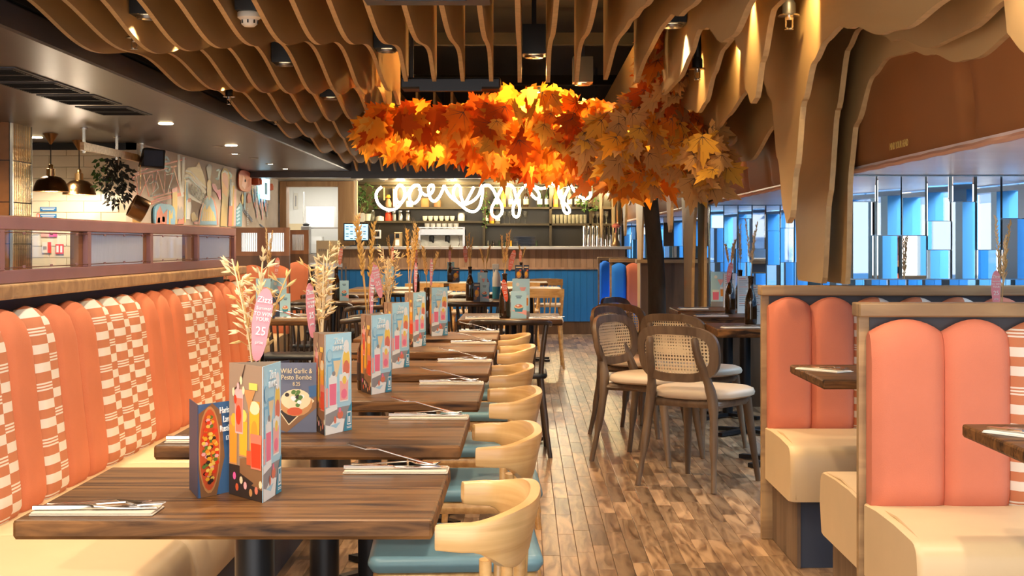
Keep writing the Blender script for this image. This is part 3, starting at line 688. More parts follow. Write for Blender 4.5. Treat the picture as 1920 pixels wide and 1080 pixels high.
# booths in the middle left with reeded glass screens
def screen_booth(Y, x0, x1, n, label):
    t = thing('screened_booth', label, 'booth', (x0, Y, 0), 0, 'booths with reeded glass screens'); L = x1-x0
    MB().box(0, L, 0, .05, 0, 1.10).build('partition', 'partition_brown', t)
    w = L/n
    for i in range(n):
        a, b_ = i*w, (i+1)*w
        for (q0, q1, z0, z1) in ((a, a+.045, 1.1, 1.335), (b_-.045, b_, 1.1, 1.335), (a+.045, b_-.045, 1.1, 1.135), (a+.045, b_-.045, 1.29, 1.335)): MB().box(q0, q1, 0, .05, z0, z1).build('frame', 'frame_brown', t)
        p_ = MB().box(a+.045, b_-.045, .02, .03, 1.135, 1.29).build('pane', 'reeded_glass', t); rb = MB()
        for q in range(int((w-.09)/.018)): rb.tube([(a+.05+q*.018, .018, 1.135), (a+.05+q*.018, .018, 1.29)], .007, 5, caps=False)
        rb.build('glass_ribs', 'reeded_glass', p_)
    for i in range(int(L/.2)):
        if ('c', .2) not in CHM: CHM[('c', .2)] = channel_mesh('channel', .2, .57, .1, 'coral')
        obj('back_channel', CHM[('c', .2)], t, (L-.1-i*.2, 0, .455), 0)
    seat_mesh(L-.02, .5, .27, .455).build('seat', 'cream_vinyl', t, (.01, 0, 0), smooth=True)
    MB().box(.03, L-.03, -.45, 0, 0, .27).build('plinth', 'plinth_blue', t)
screen_booth(12.4, -2.85, -1.96, 4, 'coral booth with brown reeded glass screen, left of the doorway')
screen_booth(14.6, -2.95, -2.12, 4, 'farther coral booth with brown reeded glass screen')
# ------------------------------------------------------------------ tables
def table_proto(name, L, D, label, cat='table', th=.032, x_foot=.26):
    t = thing(name, label, cat)
    MB().rbox(-L/2, L/2, -D/2, D/2, .75-th, .75, .006, 2, side=1).build('tabletop', ['table_wood', 'table_side'], t)
    MB().lathe([(.036, .012), (.036, .75-th-.006)], 20).build('pole', 'black_metal', t, smooth=True)
    MB().box(-.12, .12, -.12, .12, .75-th-.012, .75-th).build('top_plate', 'black_metal', t)
    for a in range(4):
        MB().prism([(.02, -.028, .012), (x_foot, -.02, .004), (x_foot, .02, .004), (.02, .028, .012)], (0, 0, .022)).build('foot', 'black_metal', t, rz=math.radians(45+90*a if L/D < 1.35 else 90*a))
    return Proto(t)
TB = table_proto('banquette_table', .685, .58, 'x')
TABS = [(2.72, -.493), (3.62, -.487), (4.56, -.475), (5.47, -.470), (6.50, -.472), (7.35, -.473)]
TN = ['nearest', 'second', 'third', 'fourth', 'fifth', 'sixth']
for i, (y, x) in enumerate(TABS):
    TB.put((x, y, 0), 0, ('nearest dark oak table beside the checked banquette' if i == 0 else '%s dark oak table along the checked banquette' % TN[i]), 'banquette tables')
TM = table_proto('dining_table', .62, .86, 'x')
MT = [(-.09, 9.24, 'oak table standing alone mid-aisle with blue menu and bottle'), (-.40, 11.85, 'oak table behind the mid-aisle one'), (-.38, 13.5, 'third oak table of the middle row'), (.05, 15.3, 'fourth oak table of the middle row'), (-.05, 17.6, 'last middle-row oak table before the blue bar'), (-.95, 17.4, 'oak table before the bar till'),
      (-1.52, 11.85, 'second oak table of the left dining row'), (-1.66, 13.5, 'third oak table of the left dining row'), (-1.45, 15.2, 'fourth oak table of the left dining row'), (-1.005, 13.9, 'oak table between the left and middle rows')]
for x, y, l in MT: TM.put((x, y, 0), 0, l, 'oak dining tables')
TL = table_proto('dining_table', .78, .72, 'x')
TL.put((-1.635, 9.14, 0), 0, 'dark oak table just past the banquette end', 'oak dining tables')
TR = table_proto('pedestal_table', .75, .62, 'x', th=.045)
for i, (x, y) in enumerate(((1.39, 8.17), (1.39, 9.45), (1.40, 10.33))):
    TR.put((x, y, 0), 0, '%s dark table by the mirror tiles with cane chairs' % ('nearest', 'middle', 'farthest')[i], 'tables with cane chairs')
TBO = table_proto('booth_table', 1.15, .62, 'x')
TBO.put((1.56, 5.25, 0), 0, 'booth table between the two coral booths', 'booth tables'); TBO.put((1.665, 3.42, 0), 0, 'booth table at the right picture edge', 'booth tables')
# ------------------------------------------------------------------ chairs (front = +y)
def leg(t, a, b, r0, r1, m, name='leg'): return MB().tube([a, b], [r0, r1], 10).build(name, m, t, smooth=True)
def oak_chair():
    t = thing('oak_chair', 'x', 'chair')
    MB().rbox(-.215, .215, -.13, .27, .455, .492, .03, 4).build('seat_pad', 'seat_teal', t, smooth=True)
    MB().rbox(-.205, .205, -.12, .26, .418, .455, .02, 3).build('seat_frame', 'oak', t, smooth=True)
    for sx in (-1, 1):
        leg(t, (sx*.175, .22, .42), (sx*.20, .25, 0), .019, .013, 'oak'); leg(t, (sx*.165, -.08, .42), (sx*.195, -.15, 0), .019, .013, 'oak')
    # bent back rail: low arms sweeping into a tall back
    rows = []; N = 28
    for k in range(N+1):
        kk_ = {0: 0, 1: .12, N: N, N-1: N-.12}.get(k, k); a = math.radians(-101+202*kk_/N); c, s_ = math.cos(a), math.sin(a)
        rx, ry = .222, .110
        p = 2/2.5
        x = rx*math.copysign(abs(s_)**p, s_); y = -.005-ry*math.copysign(abs(c)**p, c)
        q = sm(.15, .95, max(0, c)); z0 = .695-.045*q; z1 = .742+.016*q; lean = .012*q
        n = Vector((s_/rx, -c/ry, 0)).normalized(); hw = .0125
        cap = {0: .55, 1: .88, N: .55, N-1: .88}.get(k, 1)
        zc, hz = (z0+z1)/2, (z1-z0)/2*cap; hw *= cap
        ring = []
        for (u, v) in ((-.7, -1), (.7, -1), (1, -.82), (1, .82), (.7, 1), (-.7, 1), (-1, .82), (-1, -.82)):
            ring.append((x+n.x*(hw*u+lean*v), y+n.y*(hw*u+lean*v), zc+hz*v))
        rows.append(ring)
    m = MB().grid(rows, closed=True); m.add(rows[0], [tuple(range(8))]); m.add(rows[-1], [tuple(range(8))])
    me = m.mesh('back_rail', 'oak_bent', True); set_uv(me, lambda c: (math.atan2(c.x, -(c.y-.02))*.2, c.z)); obj('back_rail', me, t)
    for k in range(6):
        a = math.radians(-62+124*k/5); x = .205*math.sin(a); y = -.005-.102*math.cos(a)
        leg(t, (x*.8, -.01-.085*math.cos(a), .45), (x, y, .675), .011, .0105, 'oak', 'spindle')
    return Proto(t)
OC = oak_chair()
for i, (y, x) in enumerate(TABS):
    OC.put((-.098+(.012*((i*37) % 5-2)/2), y-.04+.012*((i*53) % 3-1), 0), math.radians(90+(i*41 % 7-3)), 'pale oak armchair with blue-grey seat at the %s banquette table' % TN[i], 'oak chairs at the banquette tables')
def dark_chair():
    t = thing('spindle_chair', 'x', 'chair'); m = 'dark_chair_wood'
    MB().rbox(-.21, .21, -.20, .21, .435, .465, .05, 4).build('seat', 'seat_black', t, smooth=True)
    bow = [(-.225, -.02, .735), (-.222, -.10, .745), (-.20, -.18, .755), (-.13, -.225, .76), (0, -.24, .76), (.13, -.225, .76), (.20, -.18, .755), (.222, -.10, .745), (.225, -.02, .735)]
    MB().tube(catmull(bow, 4), [.014]+[.017]*31+[.014], 10).build('bow_rail', m, t, smooth=True)
    for sx in (-1, 1):
        leg(t, (sx*.165, .16, .44), (sx*.205, .20, 0), .018, .012, m)
        MB().tube(catmull([(sx*.205, -.165, .75), (sx*.185, -.17, .6), (sx*.175, -.175, .44), (sx*.20, -.22, .2), (sx*.225, -.27, 0)], 4), [.015]*9+[.017]*4+[.013]*4, 10).build('back_leg', m, t, smooth=True)
    for k in range(7):
        u = -1+2*k/6; leg(t, (u*.13, -.165, .46), (u*.15, -.235+.02*u*u, .75), .0075, .0075, m, 'spindle')
    return Proto(t)
DC = dark_chair()
DCL = [(-.085, 8.64, 0, 'black spindle chair at the near end of the mid-aisle table'), (-.40, 11.12, 0, 'black spindle chair at the second middle-row table'), (-1.12, 9.1, 90, 'black spindle chair at the right end of the table past the banquette'), (-1.55, 10.0, 180, 'black spindle chair behind the table past the banquette'), (-1.05, 10.55, 20, 'black spindle chair turned askew between the dining rows'), (-1.52, 11.1, 0, 'black spindle chair at the second left-row table'), (-.98, 13.15, 0, 'black spindle chair at the table between the rows'), (-.38, 12.75, 0, 'black spindle chair at the third middle-row table'), (-1.66, 12.78, 0, 'black spindle chair at the third left-row table')]
for x, y, a, l in DCL: DC.put((x, y, 0), math.radians(a), l, 'black spindle chairs')
def crest_chair():
    t = thing('crest_chair', 'x', 'chair')
    MB().rbox(-.21, .21, -.20, .21, .43, .47, .04, 4).build('seat', 'seat_cream', t, smooth=True)
    rows = []
    for k in range(15):
        u = -1+2*k/14; x = .215*u; y = -.215+.06*u*u; h = .045*(1-.15*u*u)
        rows.append([(x, y-.011, .725-h), (x, y+.011, .725-h), (x, y+.009, .725+h), (x, y-.013, .725+h)])
    m = MB().grid(rows, closed=True); m.add(rows[0], [(0, 1, 2, 3)]); m.add(rows[-1], [(0, 1, 2, 3)]); m.build('crest_rail', 'oak', t, smooth=True)
    for sx in (-1, 1):
        leg(t, (sx*.17, .16, .43), (sx*.20, .20, 0), .018, .012, 'oak'); leg(t, (sx*.165, -.16, .43), (sx*.21, -.25, 0), .018, .012, 'oak')
        leg(t, (sx*.18, -.175, .45), (sx*.20, -.165, .70), .015, .013, 'oak', 'back_post')
    for k in range(6):
        u = -1+2*k/5; leg(t, (u*.12, -.18, .465), (u*.135, -.205, .69), .0075, .0075, 'oak', 'spindle')
    return Proto(t)
CC = crest_chair()
for x, y, a, l in ((.16, 14.55, 0, 'pale oak spindle chair at the right of the far middle tables'), (-.62, 16.5, 0, 'pale oak spindle chair before the table by the till'), (-.05, 16.85, 0, 'pale oak spindle chair at the last middle-row table'), (.25, 18.3, 180, 'pale oak spindle chair facing from the blue bar'), (-1.15, 16.55, 15, 'pale oak spindle chair turned toward the till'), (-1.56, 14.42, 0, 'pale oak spindle chair at the fourth left-row table')):
    CC.put((x, y, 0), math.radians(a), l, 'pale oak spindle chairs')
def cane_chair():
    t = thing('cane_chair', 'x', 'chair'); m = 'grey_wood'
    # cushion
    rows = []; N = 28
    for (q, z) in ((.90, .435), (.985, .445), (1, .458), (.97, .476), (.86, .487), (.6, .492), (.0, .494)):
        row = []
        for k in range(N):
            a = 2*math.pi*k/N; c, s_ = math.cos(a), math.sin(a); p = 2/3.0
            row.append((q*(.235+.012*s_)*math.copysign(abs(c)**p, c), .015+q*.225*math.copysign(abs(s_)**p, s_), z))
        rows.append(row)
    MB().grid(rows, closed=True).add(rows[0], [tuple(range(N))]).build('seat_cushion', 'seat_cream', t, smooth=True)
    MB().rbox(-.19, .19, -.185, .19, .395, .434, .03, 3).build('seat_frame', m, t, smooth=True)
    def bk(x, z): return -.262+.75*x*x-(z-.66)*.16
    for sx in (-1, 1):
        leg(t, (sx*.17, .155, .425), (sx*.205, .215, 0), .026, .013, m)
        MB().tube(catmull([(sx*.215, -.26, 0), (sx*.195, -.225, .2), (sx*.18, -.20, .40), (sx*.160, -.215, .52), (sx*.135, bk(.135, .66)-.027, .66), (sx*.125, bk(.125, .74)-.026, .745)], 4), [.014]*4+[.021]*4+[.026]*4+[.022]*4+[.019]*4+[.012], 10).build('back_leg', m, t, smooth=True)
        MB().tube([(sx*.175, -.19, .41), (sx*.17, .15, .415)], .017, 8, flat=.9).build('side_rail', m, t, smooth=True)
    HW, ZC, HH = .228, .662, .138
    def outline(hw, hh, n=44):
        pts = []
        for k in range(n):
            a = 2*math.pi*k/n; c, s_ = math.cos(a), math.sin(a); p = 2/3.4
            x = hw*math.copysign(abs(c)**p, c); z = ZC+hh*math.copysign(abs(s_)**p, s_)
            if s_ < 0: x *= 1-.10*(-s_)
            pts.append((x, z))
        return pts
    o1, i1 = outline(HW, HH), outline(HW-.044, HH-.042); R4 = []
    for (pts, dy) in ((o1, -.011), (o1, .011), (i1, .011), (i1, -.011)): R4.append([(x, bk(x, z)+dy, z) for x, z in pts])
    MB().grid(R4+[R4[0]], closed=True).build('back_frame', m, t, smooth=True)
    g = []; i2 = outline(HW-.036, HH-.034)
    cm = MB(); fr = []
    for q in (1.0, .75, .5, .25): fr.append([(x*q, bk(x*q, ZC+(z-ZC)*q), ZC+(z-ZC)*q) for x, z in i2])
    cm.grid(fr, closed=True); cm.add(fr[-1], [tuple(range(len(i2)))])
    me = cm.mesh('cane_panel', 'cane', smooth=True); set_uv(me, lambda c: (c.x+1, c.z)); obj('cane_panel', me, t)
    return Proto(t)
KC = cane_chair()
for x, y, a, l in ((.885, 7.50, 53.6-90, 'nearest cane-back chair, dark frame seen from behind'), (1.00, 8.75, 50-90, 'second dark cane-back chair seen from behind'), (.70, 8.28, -33-90, 'cane-back chair with pale woven back, nearest the aisle'), (.74, 9.45, -32-90, 'second pale woven cane-back chair along the aisle'), (.88, 11.05, -32-90, 'farthest pale woven cane-back chair'), (.80, 10.2, 45-90, 'dark cane-back chair between the two pale ones')):
    KC.put((x, y, 0), math.radians(a), l, 'cane-back chairs')
# ================================================================== menus
H_D, W_D = .236, .123
PM = ['p_white', 'p_pink', 'p_rose', 'p_orange', 'p_amber', 'p_yellow', 'p_red', 'p_tomato', 'p_dark', 'p_teal', 'p_green', 'p_cream', 'p_crust', 'p_sky', 'p_grey', 'p_wood', 'p_gold', 'p_navy', 'p_magenta', 'p_paleblue', 'p_coral']
PI_ = {n: i for i, n in enumerate(PM)}
class Print:
    # flat print laid on a panel: origin, direction along the panel, outward normal
    def __init__(s, o, d, n): s.o = Vector(o); s.d = Vector(d).normalized(); s.n = Vector(n).normalized(); s.mb = MB(); s.lay = 0
    def pt(s, u, v): return s.o+s.d*u+Vector((0, 0, v))+s.n*(.0004+s.lay*.00003)
    def poly(s, pts, m): s.lay += 1; s.mb.poly([s.pt(u, v) for u, v in pts], PI_[m])
    def rect(s, u0, u1, v0, v1, m): s.poly([(u0, v0), (u1, v0), (u1, v1), (u0, v1)], m)
    def ell(s, u, v, a, b, m, n=12): s.poly([(u+a*math.cos(2*math.pi*k/n), v+b*math.sin(2*math.pi*k/n)) for k in range(n)], m)
    def glass(s, u, v0, v1, w, m, top='p_white'):
        s.poly([(u-w*.5-.002, v0-.003), (u+w*.5+.002, v0-.003), (u+w*.56+.002, v1+.016), (u-w*.56-.002, v1+.016)], top)
        s.poly([(u-w*.5, v0), (u+w*.5, v0), (u+w*.55, v1), (u-w*.55, v1)], m)
    def line(s, u0, v0, u1, v1, w, m):
        d = Vector((u1-u0, v1-v0)); n = Vector((-d.y, d.x)).normalized()*w/2; s.poly([(u0+n.x, v0+n.y), (u1+n.x, v1+n.y), (u1-n.x, v1-n.y), (u0-n.x, v0-n.y)], m)
def pol(a): return Vector((math.cos(math.radians(a)), math.sin(math.radians(a)), 0))
def drinks_menu():
    t = thing('drinks_menu', 'x', 'menu'); a1, a2 = 112, 68
    A = Vector((0, 0, 0)); B = pol(a1)*W_D; C = pol(a2)*W_D
    for nm, P, Q, m in (('blue_panel', A, C, 'menu_blue'), ('brown_panel', A, B, 'menu_brown'), ('back_panel', B, C, 'menu_brown')):
        d = (Q-P).normalized(); n = Vector((d.y, -d.x, 0))
        if nm == 'brown_panel': n = -n
        MB().prism([P, Q, Q+Vector((0, 0, H_D)), P+Vector((0, 0, H_D))], -n*.0012).build(nm, m, t)
    d = pol(a2); p = Print(A, d, (d.y, -d.x, 0))
    p.rect(0, W_D, 0, .085, 'p_grey'); p.rect(0, W_D, .06, .098, 'p_paleblue'); p.poly([(0, 0), (.08, 0), (.09, .03), (.05, .036), (.02, .02), (0, .024)], 'p_white'); p.poly([(.02, .02), (.07, .024), (.05, .012)], 'p_paleblue')
    p.poly([(0, .048), (.055, .056), (.055, .068), (0, .062)], 'p_white')
    p.poly([(.035, .125), (.052, .125), (.072, .178), (.028, .178)], 'p_sky'); p.poly([(.046, .13), (.052, .13), (.072, .172), (.036, .172)], 'p_cream')
    p.rect(.008, .032, .10, .165, 'p_sky'); p.rect(.011, .029, .10, .160, 'p_paleblue')
    p.ell(.097, .160, .0215, .044, 'p_white', 18); p.ell(.097, .157, .0185, .040, 'p_rose', 18); p.ell(.097, .172, .017, .024, 'p_yellow', 14); p.ell(.097, .203, .013, .016, 'p_white'); p.ell(.097, .15, .015, .02, 'p_coral')
    p.glass(.034, .068, .118, .030, 'p_pink'); p.ell(.034, .132, .013, .010, 'p_white'); p.ell(.038, .142, .008, .006, 'p_grey'); p.rect(.0, .012, .065, .11, 'p_rose')
    p.glass(.086, .075, .122, .036, 'p_rose'); p.ell(.088, .128, .015, .014, 'p_white'); p.ell(.088, .123, .010, .010, 'p_yellow'); p.ell(.086, .09, .014, .012, 'p_pink')
    p.ell(.068, .042, .014, .010, 'p_coral'); p.ell(.066, .053, .006, .006, 'p_pink'); p.ell(.044, .032, .006, .009, 'p_coral')
    p.poly([(.085, 0), (W_D, 0), (W_D, .068), (.112, .058), (.098, .040), (.088, .018)], 'p_teal')
    p.rect(.100, .120, .014, .046, 'p_white'); p.rect(.1025, .1175, .017, .043, 'p_teal'); p.rect(.106, .114, .020, .034, 'p_white'); p.rect(.098, .121, .006, .0075, 'p_white'); p.rect(.098, .121, .009, .0105, 'p_white')
    p.ell(.018, .186, .013, .015, 'p_sky'); p.ell(.018, .186, .0115, .0135, 'p_paleblue')
    p.mb.build('print', PM, t)
    o = d*.058; nn = Vector((d.y, -d.x, 0))*.0025
    text('lettering', 'Zizzi', .022, 'p_white', (o.x+nn.x, o.y+nn.y, .211), d, (0, 0, 1), t); text('lettering', 'DRINKS', .016, 'p_white', (o.x+nn.x, o.y+nn.y, .196), d, (0, 0, 1), t)
    # brown side: read from B to A
    d = -pol(a1); p = Print(B, d, (d.y, -d.x, 0))
    p.rect(0, W_D, 0, .055, 'p_dark'); p.poly([(.04, .03), (W_D, .02), (W_D, .062), (.08, .075), (.04, .068)], 'p_wood'); p.poly([(0, .0), (.06, .01), (.09, .03), (.03, .045), (0, .04)], 'p_dark')
    for u, v, m in ((.02, .035, 'p_magenta'), (.045, .030, 'p_cream'), (.06, .022, 'p_rose'), (.10, .018, 'p_coral'), (.08, .012, 'p_crust'), (.03, .016, 'p_tomato'), (.115, .03, 'p_cream')): p.ell(u, v, .006, .007, m, 8)
    p.glass(.016, .058, .125, .024, 'p_orange', 'p_crust'); p.ell(.018, .135, .010, .012, 'p_amber'); p.glass(.053, .075, .135, .026, 'p_amber', 'p_crust'); p.ell(.055, .145, .011, .011, 'p_yellow')
    p.glass(.038, .115, .175, .024, 'p_coral', 'p_rose'); p.ell(.036, .145, .010, .018, 'p_red'); p.glass(.094, .09, .158, .030, 'p_amber', 'p_orange'); p.ell(.094, .162, .019, .012, 'p_cream'); p.ell(.094, .12, .012, .02, 'p_orange')
    p.glass(.100, .058, .100, .033, 'p_red', 'p_coral'); p.rect(.066, .082, .06, .085, 'p_tomato')
    p.poly([(.055, .192), (.098, .192), (.08, .165), (.075, .150), (.07, .165)], 'p_crust'); p.rect(.075, .105, .193, .205, 'p_yellow')
    p.poly([(.060, .236), (.062, .236), (.048, .205), (.020, .186), (.018, .188), (.045, .208)], 'p_dark')
    for u, v, m in ((.046, .207, 'p_cream'), (.035, .195, 'p_rose'), (.018, .185, 'p_cream'), (.025, .172, 'p_red'), (.055, .19, 'p_cream')): p.ell(u, v, .005, .008, m, 8)
    p.mb.build('print', PM, t)
    return Proto(t)
DM = drinks_menu()
MP = [(-.455, 2.59, 17), (-.469, 3.50, -1), (-.457, 4.44, -1), (-.478, 5.36, -3), (-.487, 6.49, 0), (-.455, 7.25, -14)]
for i, (x, y, a) in enumerate(MP): DM.put((x, y, .7505), math.radians(a), 'folded drinks menu with glasses on blue, on the %s banquette table' % TN[i], 'folded drinks menus')
def card(name, w, h, ang, art, label, loc, rz, base='menu_navy', face='menu_slate'):
    # two leaves standing at an angle, main leaf faces -y
    t = thing(name, label, 'menu', loc, rz, 'small food menus')
    MB().box(0, w, 0, .0014, 0, h).build('front_leaf', face, t)
    d = pol(ang)*w*.95; MB().prism([(0, 0, 0), d, d+Vector((0, 0, h)), (0, 0, h)], (-.0012, .0006, 0)).build('side_leaf', base, t)
    p = Print((0, 0, 0), (1, 0, 0), (0, -1, 0)); art(p, w, h, t); p.mb.build('print', PM, t)['kind'] = 'stuff'
    return t
def pizza_art(p, w, h, t):
    rp = random.Random(2)
    p.rect(0, w, 0, h, 'p_navy'); p.poly([(w*.05, 0), (w*.4, 0), (w*.58, h*.4), (w*.5, h*.9), (w*.3, h), (0, h*.9), (0, h*.3)], 'p_wood')
    p.ell(w*.24, h*.5, w*.24, h*.47, 'p_crust', 22); p.ell(w*.24, h*.5, w*.215, h*.44, 'p_tomato', 22)
    for k in range(90):
        a = rp.random()*6.28; r = math.sqrt(rp.random())*.9; p.ell(w*(.24+.185*r*math.cos(a)), h*(.5+.41*r*math.sin(a)), w*.05, h*.022, rp.choice(('p_amber', 'p_red', 'p_orange', 'p_rose', 'p_yellow', 'p_green', 'p_dark')), 6)
    p.ell(w*.85, h*.34, w*.1, h*.05, 'p_dark'); p.ell(w*.85, h*.34, w*.06, h*.03, 'p_crust'); p.ell(w*.92, h*.55, w*.08, h*.06, 'p_dark')
def pizza_words(t, w, h):
    for s, z in (('Harissa', .88), ('Lamb', .78), ('Rustica', .68)): text('lettering', s, .0165, 'p_white', (w*.74, -.005, h*z), (1, 0, 0), (0, 0, 1), t, .72, 'RIGHT')
    text('lettering', '17.95', .012, 'p_white', (w*.74, -.005, h*.58), (1, 0, 0), (0, 0, 1), t, .72, 'RIGHT')
c = card('food_menu', .118, .165, 50, pizza_art, 'standing menu card with a long pizza on the nearest banquette table', (-.577, 2.635, .7505), math.radians(60)); pizza_words(c, .115, .165)
def bombe_art(p, w, h, t):
    rp = random.Random(4)
    p.poly([(0, .06*h), (.25*w, 0), (w, .35*h), (w, .52*h), (.25*w, .15*h), (0, .35*h)], 'p_wood'); p.poly([(.05*w, .3*h), (.3*w, .1*h), (.95*w, .45*h), (.6*w, .62*h)], 'p_cream'); p.poly([(.08*w, .3*h), (.3*w, .12*h), (.9*w, .45*h), (.6*w, .6*h)], 'p_dark')
    p.ell(w*.48, h*.42, w*.42, h*.19, 'p_crust', 18); p.ell(w*.48, h*.47, w*.38, h*.15, 'p_cream', 18); p.ell(w*.45, h*.30, w*.2, h*.06, 'p_tomato')
    for k in range(16): a = rp.random()*6.28; r = rp.random(); p.ell(w*(.48+.3*r*math.cos(a)), h*(.48+.11*r*math.sin(a)), w*.06, h*.03, rp.choice(('p_dark', 'p_dark', 'p_green', 'p_white')), 7)
    p.poly([(.82*w, .5*h), (w, .52*h), (w, .68*h), (.8*w, .66*h)], 'p_navy')
c = card('food_menu', .094, .166, 80, bombe_art, 'slate blue menu card with a stuffed pizza on the second banquette table', (-.592, 3.56, .7505), 0)
for s, z, q in (('Wild Garlic &', .85, .0165), ('Pesto Bombe', .76, .0165), ('8.25', .67, .013)): text('lettering', s, q, 'p_cream', (.047, -.004, .166*z), (1, 0, 0), (0, 0, 1), c, .82)
def bowl_art(p, w, h, t):
    p.rect(0, w, h*.06, h*.3, 'p_rose'); p.poly([(0, 0), (w, .0), (w, .12*h), (0, .3*h)], 'p_paleblue'); p.poly([(.2*w, .42*h), (.28*w, .24*h), (.72*w, .24*h), (.8*w, .42*h)], 'p_teal')
    p.ell(w*.5, h*.43, w*.3, h*.07, 'p_cream'); p.ell(w*.5, h*.46, w*.22, h*.06, 'p_coral'); p.ell(w*.45, h*.47, w*.1, h*.03, 'p_white'); p.rect(w*.3, w*.7, h*.80, h*.83, 'p_navy'); p.rect(w*.35, w*.65, h*.74, h*.77, 'p_navy')
def dark_art(p, w, h, t):
    p.rect(.1*w, .9*w, .85*h, .9*h, 'p_cream'); p.ell(w*.5, h*.45, w*.35, h*.2, 'p_crust'); p.ell(w*.45, h*.5, w*.2, h*.12, 'p_amber'); p.ell(w*.3, h*.2, w*.2, h*.1, 'p_wood'); p.ell(w*.7, h*.7, w*.15, h*.06, 'p_tomato')
def tall_art(p, w, h, t):
    p.ell(w*.3, h*.85, w*.1, h*.05, 'p_white'); p.poly([(.4*w, .78*h), (.8*w, .78*h), (.6*w, .6*h)], 'p_rose'); p.glass(w*.75, h*.3, h*.5, w*.3, 'p_orange'); p.glass(w*.3, h*.2, h*.42, w*.35, 'p_pink'); p.rect(0, w, 0, h*.15, 'p_grey')
def list_art(p, w, h, t):
    for k in range(14): p.rect(w*.12, w*(.6+.25*((k*7) % 3)/2), h*(.92-k*.055), h*(.935-k*.055), 'p_grey' if k % 4 else 'p_coral')
CW = dict(bowl=(bowl_art, 'menu_blue'), dark=(dark_art, 'menu_navy'), tall=(tall_art, 'menu_blue'), list=(list_art, 'paper_white'))
TT = .7505
for kind, w, h, px, Y, rz, lab in (('tall', .10, .235, 507, 9.35, 6, 'tall pale blue drinks card on the table past the banquette'), ('dark', .062, .15, 507, 9.0, 4, 'small dark food card on the table past the banquette'), ('bowl', .062, .15, 525, 8.98, 4, 'small blue bowl card on the table past the banquette'), ('tall', .09, .235, 480, 9.2, 2, 'tall blue drinks card half hidden behind the coral back'),
    ('bowl', .094, .165, 958, 8.98, 2, 'small blue card with a dark blue bowl on the mid-aisle table'), ('tall', .105, .235, 961, 9.15, 2, 'tall pale blue drinks card behind the bowl card on the mid-aisle table'), ('bowl', .07, .15, 900, 11.6, 2, 'small blue bowl card on the second middle-row table'), ('tall', .075, .22, 896, 11.95, 2, 'tall blue card on the second middle-row table'), ('dark', .05, .15, 888, 11.5, 4, 'small dark card on the second middle-row table'),
    ('list', .085, .235, 602, 11.6, 8, 'cream list menu on the second left-row table'), ('bowl', .07, .16, 637, 11.75, 5, 'blue bowl card on the second left-row table'), ('bowl', .09, .16, 703, 13.9, 3, 'blue bowl card on the table between the rows'), ('tall', .08, .235, 722, 14.0, 3, 'tall pale card on the table between the rows'), ('dark', .085, .17, 848, 17.5, 0, 'dark food card on the table before the bar, left'), ('tall', .08, .235, 839, 17.6, 0, 'tall card on the table before the bar, left'), ('dark', .085, .2, 966, 17.4, 0, 'dark food card on the last middle-row table'), ('dark', .06, .2, 982, 17.45, 0, 'second dark card on the last middle-row table'),
    ('tall', .12, .25, 1333, 10.65, 10, 'pale cocktail card before the far mirror tiles'), ('list', .09, .24, 1357, 10.55, 15, 'cream list menu left of the brown bottles'), ('list', .09, .24, 1383, 9.65, 12, 'cream list menu behind the brown bottles'), ('list', .08, .22, 1403, 8.35, 12, 'cream list menu beside the coral booth')):
    x = (px-VX)*Y/F; art, m_ = CW[kind]
    z = TT
    card('menu_card', w, h, 70, art, lab, (x, Y, z), math.radians(rz), m_, m_)
# ================================================================== bottles with dried stems
def bottle(kind):
    t = thing('bottle', 'x', 'bottle')
    if kind == 'ale': prof = [(0, 0), (.030, 0), (.032, .006), (.032, .10), (.030, .125), (.018, .16), (.0155, .185), (.0155, .212), (.019, .217), (.019, .230), (.014, .232), (.012, .215)]
    else: prof = [(0, 0), (.031, 0), (.034, .008), (.034, .12), (.031, .145), (.018, .185), (.0140, .20), (.0140, .255), (.0165, .258), (.0165, .268), (.012, .27), (.010, .255)]
    MB().lathe(prof, 20).build('glass', 'bottle_glass', t, smooth=True)
    MB().lathe([(.0325 if kind == 'ale' else .0345, .03), (.0325 if kind == 'ale' else .0345, .085)], 20).build('paper_label', 'p_dark' if kind == 'ale' else 'bottle_glass', t, smooth=True)
    return Proto(t)
BA, BW = bottle('ale'), bottle('wine')
def spikelet(mb, p, d, l, r, mi=0):
    # a pointed husk
    d = Vector(d).normalized(); mb.tube([p, p+d*l*.3, p+d*l*.65, p+d*l], [r*.35, r, r*.7, r*.05], 5, mi=mi)
